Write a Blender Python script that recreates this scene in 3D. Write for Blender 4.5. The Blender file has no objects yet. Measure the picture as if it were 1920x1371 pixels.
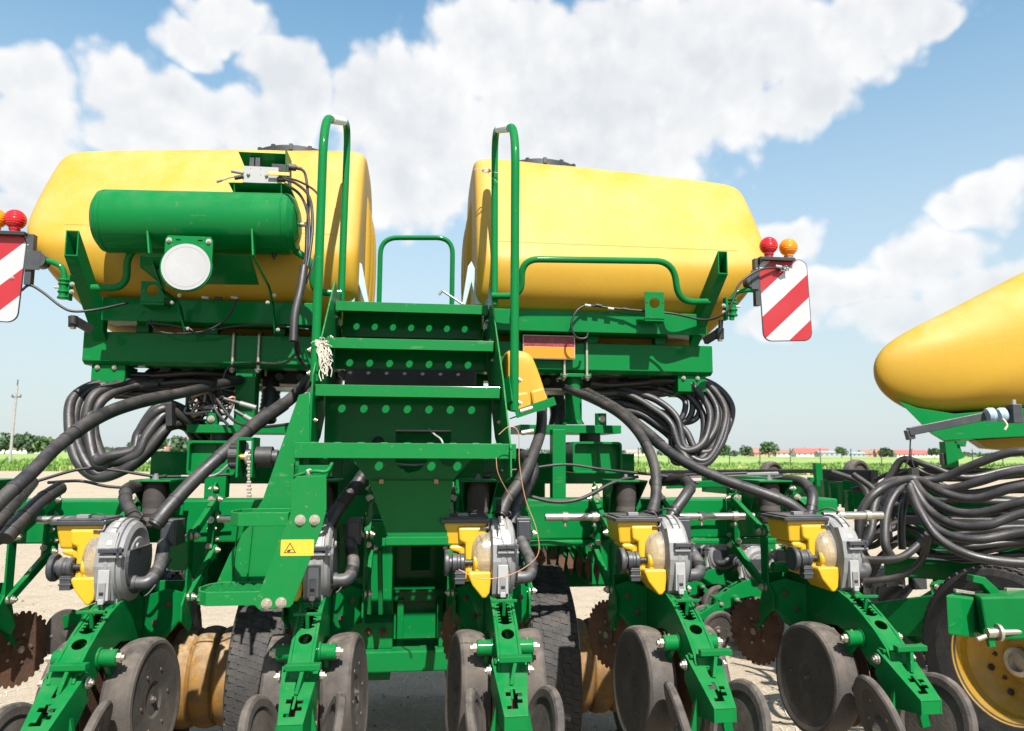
import bpy, bmesh, math, random
from mathutils import Vector, Matrix, Euler, noise as mnoise
R = math.radians
random.seed(7)
S = bpy.context.scene
COL = S.collection

# ------------------------------------------------------------------ camera
F_PX, W_PX, H_PX = 1400.0, 1920.0, 1371.0
CAM_Z = 1.6
PITCH, ROLL = R(6.70), R(0.30)
cam_d = bpy.data.cameras.new('camera')
cam_d.sensor_width = 36.0
cam_d.lens = F_PX / W_PX * 36.0
cam_d.clip_start = 0.05
cam_d.clip_end = 6000
cam_d.dof.use_dof = True
cam_d.dof.focus_distance = 3.0
cam_d.dof.aperture_fstop = 5.0
cam = bpy.data.objects.new('camera', cam_d)
COL.objects.link(cam)
CAM_ROT = Euler((R(90), 0, 0)).to_matrix() @ Euler((PITCH, 0, 0)).to_matrix() @ Euler((0, 0, ROLL)).to_matrix()
cam.matrix_world = Matrix.Translation((0, 0, CAM_Z)) @ CAM_ROT.to_4x4()
S.camera = cam

# ------------------------------------------------------------------ exposure
S.view_settings.view_transform = 'Standard'
S.view_settings.look = 'None'
S.view_settings.gamma = 1
S.view_settings.exposure = 1.15
S.render.engine = 'CYCLES'
S.cycles.use_denoising = True
S.cycles.max_bounces = 6
S.cycles.diffuse_bounces = 3
S.cycles.glossy_bounces = 3
S.cycles.transparent_max_bounces = 8

# ------------------------------------------------------------------ sun + sky
SUN = Vector((0.170, -0.620, 0.765)).normalized()
sun_d = bpy.data.lights.new('sun', 'SUN')
sun_d.energy = 5.0
sun_d.angle = R(0.53)
sun_d.color = (1.0, 0.955, 0.89)
sun = bpy.data.objects.new('sun', sun_d)
COL.objects.link(sun)
sun.rotation_euler = SUN.to_track_quat('Z', 'Y').to_euler()
sun.location = SUN * 40


def pix_dir(px, py):
    d = Vector(((px - W_PX / 2) / F_PX, -(py - H_PX / 2) / F_PX, -1.0))
    return CAM_ROT @ d


def pix_azel(px, py):
    d = pix_dir(px, py).normalized()
    return math.atan2(d.x, d.y), math.asin(d.z)


SKY_TINT = (0.82, 1.17, 1.19)
CLOUD_LO, CLOUD_HI = (4.75, 4.95, 5.2), (6.1, 6.1, 6.1)


def make_world():
    w = bpy.data.worlds.new('World')
    S.world = w
    w.use_nodes = True
    nt = w.node_tree
    nt.nodes.clear()
    N, LK = nt.nodes.new, nt.links.new

    def sock(x, s):
        if isinstance(x, (int, float)):
            s.default_value = x
        else:
            LK(x, s)

    def M(op, a, b=0.0, c=0.0, clamp=False):
        n = N('ShaderNodeMath'); n.operation = op; n.use_clamp = clamp
        sock(a, n.inputs[0]); sock(b, n.inputs[1])
        if op in ('MULTIPLY_ADD', 'SMOOTH_MAX'):
            sock(c, n.inputs[2])
        return n.outputs[0]

    def MR(v, a, b, c, d, smooth=True):
        n = N('ShaderNodeMapRange')
        n.interpolation_type = 'SMOOTHSTEP' if smooth else 'LINEAR'
        sock(v, n.inputs[0])
        for i, q in enumerate((a, b, c, d)):
            n.inputs[1 + i].default_value = q
        return n.outputs[0]

    tc = N('ShaderNodeTexCoord')
    sep = N('ShaderNodeSeparateXYZ'); LK(tc.outputs['Generated'], sep.inputs[0])
    az = M('ARCTAN2', sep.outputs[0], sep.outputs[1])
    el = M('ARCSINE', sep.outputs[2])

    def fbm(vec, scale, detail, rough=0.55, dist=0.0, col=False):
        n = N('ShaderNodeTexNoise'); n.noise_dimensions = '2D'; n.inputs['Scale'].default_value = scale
        n.inputs['Detail'].default_value = detail; n.inputs['Roughness'].default_value = rough
        n.inputs['Distortion'].default_value = dist
        LK(vec, n.inputs['Vector'])
        return n.outputs['Color' if col else 'Fac']

    # px centre, px radii, strength of each cumulus heap seen in the photo
    blobs = [(1000, 130, 210, 130, 1), (900, 60, 110, 70, 1), (1040, 250, 300, 130, 1), (800, 210, 160, 110, 1),
             (680, 190, 80, 60, 1), (780, 330, 150, 110, 1), (1130, 90, 140, 90, 1), (1330, 80, 190, 110, 1),
             (1230, 230, 120, 140, 1), (1560, 60, 170, 80, 1), (1680, 20, 120, 60, 1), (1520, 170, 80, 70, 1), (1760, 40, 50, 40, .8),
             (1460, 200, 90, 60, .9), (1330, 160, 160, 110, 1), (430, 40, 85, 45, 1), (360, 85, 60, 35, 1), (530, 140, 75, 65, 1),
             (570, 190, 70, 60, 1), (235, 170, 95, 60, 1), (330, 190, 90, 50, .9), (40, 150, 80, 60, 1), (60, 240, 110, 80, 1),
             (300, 250, 160, 55, 1), (450, 230, 130, 55, 1), (60, 330, 160, 60, .8), (1850, 380, 85, 55, 1), (1790, 400, 50, 45, .9),
             (1480, 460, 65, 40, .95), (1740, 480, 110, 55, .8), (1580, 540, 170, 55, .75), (1820, 540, 120, 55, .75), (1470, 590, 110, 45, .7),
             (1700, 600, 190, 60, .7), (30, 400, 110, 45, .55)]

    v = N('ShaderNodeCombineXYZ'); LK(az, v.inputs[0]); LK(el, v.inputs[1])
    wv = N('ShaderNodeVectorMath'); wv.operation = 'MULTIPLY_ADD'
    LK(fbm(v.outputs[0], 11.0, 1, col=True), wv.inputs[0]); wv.inputs[1].default_value = (0.05, 0.05, 0)
    off = N('ShaderNodeVectorMath'); off.operation = 'SUBTRACT'
    LK(v.outputs[0], off.inputs[0]); off.inputs[1].default_value = (0.025, 0.025, 0)
    LK(off.outputs[0], wv.inputs[2])
    acc = None; low = None
    for (px, py, rx, ry, st) in blobs:
        a, e = pix_azel(px, py)
        ra = rx * (st + .1) / F_PX * 1.10 * math.cos(a) ** 1.4
        re = ry * (st + .1) / F_PX * 1.10 * math.cos(a)
        n = N('ShaderNodeVectorMath'); n.operation = 'MULTIPLY_ADD'
        LK(wv.outputs[0], n.inputs[0])
        n.inputs[1].default_value = (1 / ra, 1 / re, 0)
        n.inputs[2].default_value = (-a / ra, -e / re, 0)
        ln = N('ShaderNodeVectorMath'); ln.operation = 'LENGTH'; LK(n.outputs[0], ln.inputs[0])
        q = ln.outputs['Value']
        acc = q if acc is None else M('MINIMUM', acc, q)
    acc = M('MAXIMUM', M('SUBTRACT', 1.0, acc), -0.7)
    # beyond the frame the same kind of broken cumulus goes on
    gen = M('MULTIPLY_ADD', fbm(v.outputs[0], 3.4, 1), 6.0, -3.25)
    gen = M('MINIMUM', M('MAXIMUM', gen, -0.7), 0.8)
    o = M('MAXIMUM', MR(M('ABSOLUTE', az), 0.66, 0.86, 0, 1), MR(el, 0.56, 0.74, 0, 1))
    mix = N('ShaderNodeMix'); mix.data_type = 'FLOAT'
    LK(o, mix.inputs[0]); LK(acc, mix.inputs[2]); LK(gen, mix.inputs[3])
    f1 = fbm(v.outputs[0], 15, 5, 0.55, 0.0)
    vor = N('ShaderNodeTexVoronoi'); vor.voronoi_dimensions = '2D'; vor.feature = 'SMOOTH_F1'; vor.inputs['Scale'].default_value = 26
    vor.inputs['Detail'].default_value = 1.0; vor.inputs['Roughness'].default_value = 0.55; vor.inputs['Smoothness'].default_value = 0.45
    LK(v.outputs[0], vor.inputs['Vector'])
    puff = vor.outputs['Distance']
    c0 = M('MULTIPLY_ADD', f1, 1.15, M('MULTIPLY_ADD', puff, -0.55, M('MULTIPLY_ADD', mix.outputs[0], 1.7, -0.575 + 0.30)))
    mask = M('MULTIPLY', MR(c0, -0.20, 0.52, 0, 0.98), MR(el, 0.02, 0.24, 0.45, 1.0))
    # billows: lit from the upper right, greyer where the cloud is deep and towards its foot
    up = N('ShaderNodeVectorMath'); up.operation = 'ADD'; LK(v.outputs[0], up.inputs[0]); up.inputs[1].default_value = (0.012, 0.020, 0)
    f1b = fbm(up.outputs[0], 15, 3, 0.55, 0.0)
    soft = fbm(v.outputs[0], 5.5, 3)
    thick = MR(c0, 0.15, 1.3, 0, 1)
    shade = M('MULTIPLY_ADD', M('SUBTRACT', f1, f1b), 1.3, M('MULTIPLY_ADD', puff, -0.40, M('MULTIPLY_ADD', thick, -0.30, M('MULTIPLY_ADD', soft, 1.3, 0.34))), clamp=True)
    ccol = N('ShaderNodeMix'); ccol.data_type = 'RGBA'
    LK(shade, ccol.inputs[0])
    ccol.inputs[6].default_value = (CLOUD_LO[0], CLOUD_LO[1], CLOUD_LO[2], 1)
    ccol.inputs[7].default_value = (CLOUD_HI[0], CLOUD_HI[1], CLOUD_HI[2], 1)

    sky = N('ShaderNodeTexSky'); sky.sky_type = 'NISHITA'; sky.sun_disc = False
    sky.sun_elevation = math.asin(SUN.z)
    sky.sun_rotation = math.atan2(SUN.x, SUN.y)
    sky.altitude = 100; sky.air_density = 1.3; sky.dust_density = 0.8; sky.ozone_density = 0.6
    hs = N('ShaderNodeMix'); hs.data_type = 'RGBA'; hs.blend_type = 'MULTIPLY'; hs.inputs[0].default_value = 1.0
    LK(sky.outputs[0], hs.inputs[6]); hs.inputs[7].default_value = (*SKY_TINT, 1)
    # thin summer milkiness low down, part of the air itself
    haze = MR(el, -0.02, 0.66, 0.88, 0.0)
    hm = N('ShaderNodeMix'); hm.data_type = 'RGBA'
    LK(haze, hm.inputs[0]); LK(hs.outputs[2], hm.inputs[6]); hm.inputs[7].default_value = (4.1, 4.4, 4.78, 1)
    fm = N('ShaderNodeMix'); fm.data_type = 'RGBA'
    LK(mask, fm.inputs[0]); LK(hm.outputs[2], fm.inputs[6]); LK(ccol.outputs[2], fm.inputs[7])
    bg = N('ShaderNodeBackground'); bg.inputs['Strength'].default_value = 0.0745
    LK(fm.outputs[2], bg.inputs['Color'])
    out = N('ShaderNodeOutputWorld'); LK(bg.outputs[0], out.inputs['Surface'])


make_world()
S.world.cycles.sampling_method = 'NONE'

# ------------------------------------------------------------------ materials
MATS = {}


def mat(name, col, rough=0.5, metal=0.0, col2=None, dirt=0.3, scale=6.0, fine=90.0, bump=0.05, coat=0.0,
        trans=0.0, alpha=1.0, spec=0.5, dust_glare=0.0, dust_glare_col=(0.42, 0.36, 0.28), streak=0.0, sss=0.0, chips=0.0, dirt_lo=.45, dirt_hi=.72):
    """painted / moulded / rusty surface: base colour, blotchy second colour, dusty upward faces (on tanks sun glare painted in), fine relief"""
    m = bpy.data.materials.new(name); m.use_nodes = True
    nt = m.node_tree; N, LK = nt.nodes.new, nt.links.new
    b = nt.nodes['Principled BSDF']
    tc = N('ShaderNodeTexCoord'); oi = N('ShaderNodeObjectInfo')
    ad = N('ShaderNodeVectorMath'); ad.operation = 'MULTIPLY_ADD'
    LK(oi.outputs['Random'], ad.inputs[0]); ad.inputs[1].default_value = (31, 17, 23); LK(tc.outputs['Object'], ad.inputs[2])
    vec = ad.outputs[0]

    def noise(sc, det, v=vec, rg=0.6):
        n = N('ShaderNodeTexNoise'); n.inputs['Scale'].default_value = sc; n.inputs['Detail'].default_value = det
        n.inputs['Roughness'].default_value = rg
        LK(v, n.inputs['Vector']); return n.outputs['Fac']

    def ramp(v, a, c, lo=0.0, hi=1.0):
        n = N('ShaderNodeMapRange'); LK(v, n.inputs[0])
        for i, q in enumerate((a, c, lo, hi)):
            n.inputs[1 + i].default_value = q
        return n.outputs[0]

    def mixc(f, a, c):
        n = N('ShaderNodeMix'); n.data_type = 'RGBA'
        if isinstance(f, float): n.inputs[0].default_value = f
        else: LK(f, n.inputs[0])
        for k, q in ((6, a), (7, c)):
            if isinstance(q, tuple): n.inputs[k].default_value = (*q, 1)
            else: LK(q, n.inputs[k])
        return n.outputs[2]

    col2 = col2 or tuple(c * 0.55 for c in col)
    n1 = noise(scale, 6)
    c = mixc(ramp(n1, dirt_lo, dirt_hi, 0, dirt), col, col2)
    if streak:
        mp = N('ShaderNodeMapping'); LK(vec, mp.inputs['Vector']); mp.inputs['Scale'].default_value = (9, 9, 0.8)
        c = mixc(ramp(noise(3.0, 5, mp.outputs[0]), 0.5, 0.75, 0, streak), c, col2)
    nf = noise(fine, 3)
    c = mixc(ramp(nf, 0.35, 0.7, 0, 0.10), c, tuple(q * 0.7 for q in col))
    rsock = ramp(n1, 0.3, 0.75, rough * 0.85, min(1, rough * 1.35))
    if dust_glare:
        g = N('ShaderNodeNewGeometry'); sp = N('ShaderNodeSeparateXYZ'); LK(g.outputs['Normal'], sp.inputs[0])
        up = ramp(sp.outputs[2], 0.0, 0.9, 0.04, 1.0)
        nd = ramp(noise(scale * 2.3, 7), 0.36, 0.7, 0, dust_glare)
        mu = N('ShaderNodeMath'); mu.operation = 'MULTIPLY'; LK(up, mu.inputs[0]); LK(nd, mu.inputs[1])
        c = mixc(mu.outputs[0], c, dust_glare_col)
        ra = N('ShaderNodeMath'); ra.operation = 'MULTIPLY_ADD'; ra.use_clamp = True
        LK(mu.outputs[0], ra.inputs[0]); ra.inputs[1].default_value = 0.5; LK(rsock, ra.inputs[2]); rsock = ra.outputs[0]
    if chips:
        c = mixc(ramp(noise(38, 4, rg=.65), 0.655, 0.69, 0, chips), c, (0.16, 0.13, 0.095))
        mp = N('ShaderNodeMapping'); LK(vec, mp.inputs['Vector']); mp.inputs['Scale'].default_value = (3, 60, 11); mp.inputs['Rotation'].default_value = (.3, .5, .2)
        c = mixc(ramp(noise(2.2, 3, mp.outputs[0]), 0.68, 0.72, 0, chips * .6), c, (0.10, 0.19, 0.10))
    LK(c, b.inputs['Base Color']); LK(rsock, b.inputs['Roughness'])
    b.inputs['Metallic'].default_value = metal
    b.inputs['Coat Weight'].default_value = coat
    b.inputs['Coat Roughness'].default_value = 0.10
    b.inputs['Transmission Weight'].default_value = trans
    b.inputs['Alpha'].default_value = alpha
    b.inputs['Specular IOR Level'].default_value = spec
    if sss:
        b.inputs['Subsurface Weight'].default_value = sss
        b.inputs['Subsurface Radius'].default_value = (0.03, 0.015, 0.005)
    if bump:
        bn = N('ShaderNodeBump'); bn.inputs['Strength'].default_value = bump; bn.inputs['Distance'].default_value = 0.01
        LK(nf, bn.inputs['Height']); LK(bn.outputs[0], b.inputs['Normal'])
    MATS[name] = m
    return m


mat('green', (0.0010, 0.1204, 0.0258), 0.5, dirt=0.3, col2=(0.0009, 0.0860, 0.0206), dust_glare=0.05, coat=0.22, bump=0.0, spec=.05, chips=.22)
mat('green_worn', (0.0013, 0.1247, 0.0258), 0.5, dirt=0.35, col2=(0.0103, 0.1032, 0.0258), scale=14, dust_glare=0.14, coat=.2, bump=0.02, spec=.1, chips=.5)
mat('tank', (0.375, 0.222, 0.018), 0.48, spec=.32, dirt=0.28, col2=(0.36, 0.175, 0.008), scale=2.0, bump=0.035, fine=60, streak=0.30, sss=0.0, dust_glare=0.65, dust_glare_col=(0.36, 0.30, 0.175))  # pale upward faces: washed-out sunlight painted into the tank colour
mat('yellow', (0.4428, 0.2747, 0.0082), 0.33, dirt=0.35, col2=(0.5084, 0.2706, 0.0082), scale=9, dust_glare=0.3, bump=0.03)
mat('hub_yellow', (0.20, 0.098, 0.012), 0.65, dirt_lo=.38, dirt_hi=.62, dirt=0.8, col2=(0.0820, 0.0533, 0.0287), scale=11, dust_glare=0.5, bump=0.15, streak=.3)
mat('rim_yellow', (0.4100, 0.2214, 0.0066), 0.4, dirt=0.5, col2=(0.2050, 0.1148, 0.0164), scale=7, dust_glare=0.3, bump=0.06)
mat('black', (0.0082, 0.0082, 0.0098), 0.5, dirt=0.4, col2=(0.0230, 0.0213, 0.0189), dust_glare=0.12, bump=0.06)
mat('hose', (0.0131, 0.0127, 0.0148), 0.42, dirt=0.5, col2=(0.0410, 0.0353, 0.0303), scale=6, dust_glare=0.30, dust_glare_col=(0.1640, 0.1394, 0.1148), bump=0.1)
mat('rubber', (0.0328, 0.0279, 0.0254), 0.75, dirt=0.55, col2=(0.0820, 0.0681, 0.0558), scale=8, dust_glare=0.5, dust_glare_col=(0.2214, 0.1804, 0.1435), bump=0.18)
mat('tyre', (0.013, 0.013, 0.0145), 0.7, dirt=0.5, col2=(0.0451, 0.0394, 0.0344), scale=9, dust_glare=0.28, dust_glare_col=(0.2132, 0.1804, 0.1476), bump=0.2)
mat('grey', (0.1640, 0.1665, 0.1722), 0.42, dirt=0.5, col2=(0.0984, 0.0943, 0.0861), scale=12, dust_glare=0.35, bump=0.04)
mat('grey_light', (0.2706, 0.2706, 0.2706), 0.4, dirt=0.4, col2=(0.1804, 0.1722, 0.1558), scale=14, dust_glare=0.2, bump=0.03)
mat('charcoal', (0.0246, 0.0279, 0.0344), 0.42, dirt=0.35, col2=(0.0492, 0.0459, 0.0426), scale=10, dust_glare=0.25, bump=0.05)
mat('steel', (0.45, 0.42, 0.37), 0.33, metal=0.9, dirt=0.5, col2=(0.28, 0.22, 0.16), scale=25, bump=0.06)
mat('zinc', (0.42, 0.39, 0.33), 0.38, metal=0.75, dirt=0.5, col2=(0.35, 0.27, 0.18), scale=30, bump=0.05)
mat('rust', (0.0943, 0.0451, 0.0246), 0.8, metal=0.15, dirt=0.8, col2=(0.0287, 0.0197, 0.0164), scale=14, dust_glare=0.4, bump=0.3)
mat('white', (0.285, 0.285, 0.29), 0.3, dirt=0.15, col2=(0.4800, 0.4800, 0.4640), bump=0.0)
mat('grip', (0.62, 0.64, 0.63), 0.75, dirt=0.4, col2=(0.4, 0.41, 0.4), scale=30, bump=0.3, fine=250)
mat('galv', (0.30, 0.38, 0.40), 0.5, metal=0.3, dirt=0.5, col2=(0.2, 0.26, 0.27), scale=10, bump=0.04)
mat('dome', (0.80, 0.76, 0.68), 0.16, dirt=0.4, col2=(0.6, 0.5, 0.34), scale=8, trans=0.82, bump=0.02, dust_glare=.25, dust_glare_col=(.5, .46, .4))
mat('lens_red', (0.62, 0.012, 0.02), 0.16, dirt=0.25, col2=(0.3, 0.005, 0.01), trans=0.25, scale=30, bump=0.1, fine=130)
mat('lens_amber', (0.9, 0.26, 0.006), 0.16, dirt=0.3, col2=(0.8, 0.14, 0.0), trans=0.25, scale=30, bump=0.1, fine=130)
mat('reflex_red', (0.1804, 0.0082, 0.0148), 0.35, dirt=0.35, col2=(0.3280, 0.0984, 0.0984), scale=40, bump=0.0)
mat('reflex_amber', (0.4920, 0.1804, 0.0033), 0.35, dirt=0.2, bump=0.0)
mat('sticker', (0.4592, 0.3116, 0.0246), 0.4, dirt=0.2, bump=0.0)
mat('ink', (0.03, 0.02, 0.01), 0.5, bump=0.0)
mat('ink_soft', (0.62, 0.40, 0.03), 0.5, bump=0.0)
mat('twine', (0.4592, 0.4100, 0.3444), 0.9, dirt=0.5, scale=60, bump=0.0)
mat('copper', (0.40, 0.20, 0.12), 0.5, metal=0.3, bump=0.0)
mat('brass', (0.62, 0.42, 0.14), 0.35, metal=0.8, bump=0.03)
mat('blue_pipe', (0.25, 0.33, 0.42), 0.4, dirt=0.4, bump=0.02)
mat('concrete', (0.30, 0.285, 0.26), 0.85, dirt=0.5, scale=3, bump=0.1)
mat('wall_plaster', (0.62, 0.58, 0.52), 0.8, dirt=0.3, scale=0.6)
mat('wall_brick', (0.36, 0.22, 0.16), 0.85, dirt=0.4, scale=0.7)
mat('roof_red', (0.30, 0.085, 0.07), 0.7, dirt=0.4, scale=0.8)
mat('roof_grey', (0.26, 0.22, 0.19), 0.8, dirt=0.5, scale=0.8)
mat('roof_brown', (0.24, 0.13, 0.10), 0.8, dirt=0.5, scale=0.8)
mat('pane', (0.04, 0.05, 0.06), 0.1, bump=0)
mat('bark', (0.10, 0.075, 0.05), 0.9, dirt=0.5, scale=3, bump=0.2)
for i, c in enumerate([(0.050, 0.105, 0.028), (0.065, 0.120, 0.030), (0.045, 0.085, 0.036)]):
    mat('leaf%d' % i, c, 0.6, dirt=0.5, col2=(c[0] * .5, c[1] * .55, c[2] * .5), scale=1.2, bump=0)


def board_mat(name, flip, peel):
    """white retro-reflective sheet with printed diagonal red bars, worn where the photo shows it"""
    m = mat(name, (0.78, 0.78, 0.78), 0.35, bump=0.0)
    nt = m.node_tree; N, LK = nt.nodes.new, nt.links.new
    b = nt.nodes['Principled BSDF']
    tc = N('ShaderNodeTexCoord'); sp = N('ShaderNodeSeparateXYZ'); LK(tc.outputs['Object'], sp.inputs[0])

    def MM(op, a, c):
        n = N('ShaderNodeMath'); n.operation = op
        for i, q in enumerate((a, c)):
            if isinstance(q, (int, float)): n.inputs[i].default_value = q
            else: LK(q, n.inputs[i])
        return n.outputs[0]
    s = MM('SUBTRACT', MM('MULTIPLY', sp.outputs[2], 0.77), MM('MULTIPLY', sp.outputs[0], 0.70))
    f = MM('FRACT', MM('ADD', MM('MULTIPLY', s, 1 / 0.188), flip), 0)
    k = MM('LESS_THAN', f, 0.5)
    mx = N('ShaderNodeMix'); mx.data_type = 'RGBA'; LK(k, mx.inputs[0])
    mx.inputs[6].default_value = (0.325, 0.33, 0.34, 1); mx.inputs[7].default_value = (0.28, 0.012, 0.017, 1)
    o = mx.outputs[2]
    if peel:
        nz = N('ShaderNodeTexNoise'); nz.inputs['Scale'].default_value = 11; nz.inputs['Detail'].default_value = 5
        LK(tc.outputs['Object'], nz.inputs['Vector'])
        dd = N('ShaderNodeVectorMath'); dd.operation = 'DISTANCE'; LK(tc.outputs['Object'], dd.inputs[0]); dd.inputs[1].default_value = (-0.05, 0, 0.07)
        q = MM('LESS_THAN', MM('ADD', dd.outputs['Value'], MM('MULTIPLY', nz.outputs['Fac'], 0.20)), 0.165)
        q = MM('MULTIPLY', q, MM('SUBTRACT', 1, k))
        m2 = N('ShaderNodeMix'); m2.data_type = 'RGBA'; LK(q, m2.inputs[0]); LK(o, m2.inputs[6]); m2.inputs[7].default_value = (0.42, 0.45, 0.49, 1)
        o = m2.outputs[2]
    LK(o, b.inputs['Base Color'])


board_mat('board_a', 0.40, True)
board_mat('board_b', 0.66, False)


def ground_mat():
    m = bpy.data.materials.new('dirt_ground'); m.use_nodes = True
    nt = m.node_tree; N, LK = nt.nodes.new, nt.links.new
    b = nt.nodes['Principled BSDF']; b.inputs['Roughness'].default_value = 0.95
    b.inputs['Specular IOR Level'].default_value = 0.15
    tc = N('ShaderNodeTexCoord')

    def noise(sc, det, rg=0.6):
        n = N('ShaderNodeTexNoise'); n.inputs['Scale'].default_value = sc; n.inputs['Detail'].default_value = det
        n.inputs['Roughness'].default_value = rg; LK(tc.outputs['Object'], n.inputs['Vector']); return n.outputs['Fac']

    def ramp(v, pts):
        r = N('ShaderNodeValToRGB'); LK(v, r.inputs[0])
        e = r.color_ramp.elements
        while len(e) < len(pts): e.new(0.5)
        for q, (p, c) in zip(e, pts):
            q.position = p; q.color = (*c, 1)
        return r.outputs[0]

    def mix(f, a, c):
        n = N('ShaderNodeMix'); n.data_type = 'RGBA'
        if isinstance(f, float): n.inputs[0].default_value = f
        else: LK(f, n.inputs[0])
        LK(a, n.inputs[6])
        if isinstance(c, tuple): n.inputs[7].default_value = (*c, 1)
        else: LK(c, n.inputs[7])
        return n.outputs[2]
    big = ramp(noise(0.35, 6), [(0.3, (0.262, 0.208, 0.151)), (0.5, (0.327, 0.271, 0.203)), (0.72, (0.378, 0.324, 0.253))])
    mid = ramp(noise(5, 8, 0.7), [(0.32, (0.145, 0.111, 0.075)), (0.5, (0.320, 0.264, 0.194)), (0.75, (0.407, 0.355, 0.278))])
    fin = ramp(noise(60, 5, 0.75), [(0.33, (0.117, 0.086, 0.059)), (0.52, (0.334, 0.278, 0.206)), (0.72, (0.464, 0.410, 0.329))])
    c = mix(0.5, big, mid)
    c = mix(0.42, c, fin)
    LK(c, b.inputs['Base Color'])
    h = N('ShaderNodeMath'); h.operation = 'ADD'; LK(noise(60, 5, 0.75), h.inputs[0]); LK(noise(9, 7, .7), h.inputs[1])
    bn = N('ShaderNodeBump'); bn.inputs['Strength'].default_value = 0.5; bn.inputs['Distance'].default_value = 0.025
    LK(h.outputs[0], bn.inputs['Height']); LK(bn.outputs[0], b.inputs['Normal'])
    MATS['dirt_ground'] = m


def field_mat():
    m = bpy.data.materials.new('field_green'); m.use_nodes = True
    nt = m.node_tree; N, LK = nt.nodes.new, nt.links.new
    b = nt.nodes['Principled BSDF']; b.inputs['Roughness'].default_value = 0.9
    tc = N('ShaderNodeTexCoord')
    n = N('ShaderNodeTexNoise'); n.inputs['Scale'].default_value = 0.06; n.inputs['Detail'].default_value = 8; n.inputs['Roughness'].default_value = 0.7
    LK(tc.outputs['Object'], n.inputs['Vector'])
    r = N('ShaderNodeValToRGB'); LK(n.outputs['Fac'], r.inputs[0]); e = r.color_ramp.elements; e.new(0.5)
    for q, (p, c) in zip(e, [(0.3, (0.103, 0.172, 0.039)), (0.5, (0.189, 0.267, 0.065)), (0.7, (0.292, 0.335, 0.112))]):
        q.position = p; q.color = (*c, 1)
    LK(r.outputs[0], b.inputs['Base Color'])
    MATS['field_green'] = m
    for i, c in enumerate([(0.10, 0.22, 0.03), (0.17, 0.29, 0.05), (0.055, 0.14, 0.022), (0.27, 0.33, 0.09)]):
        mat('weed%d' % i, c, 0.7, dirt=0.5, scale=.5, bump=0)


ground_mat(); field_mat()

# ------------------------------------------------------------------ mesh helpers
AX = {'x': 0, 'y': 1, 'z': 2}


def V(*a):
    return Vector(a if len(a) > 1 else a[0])


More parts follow.
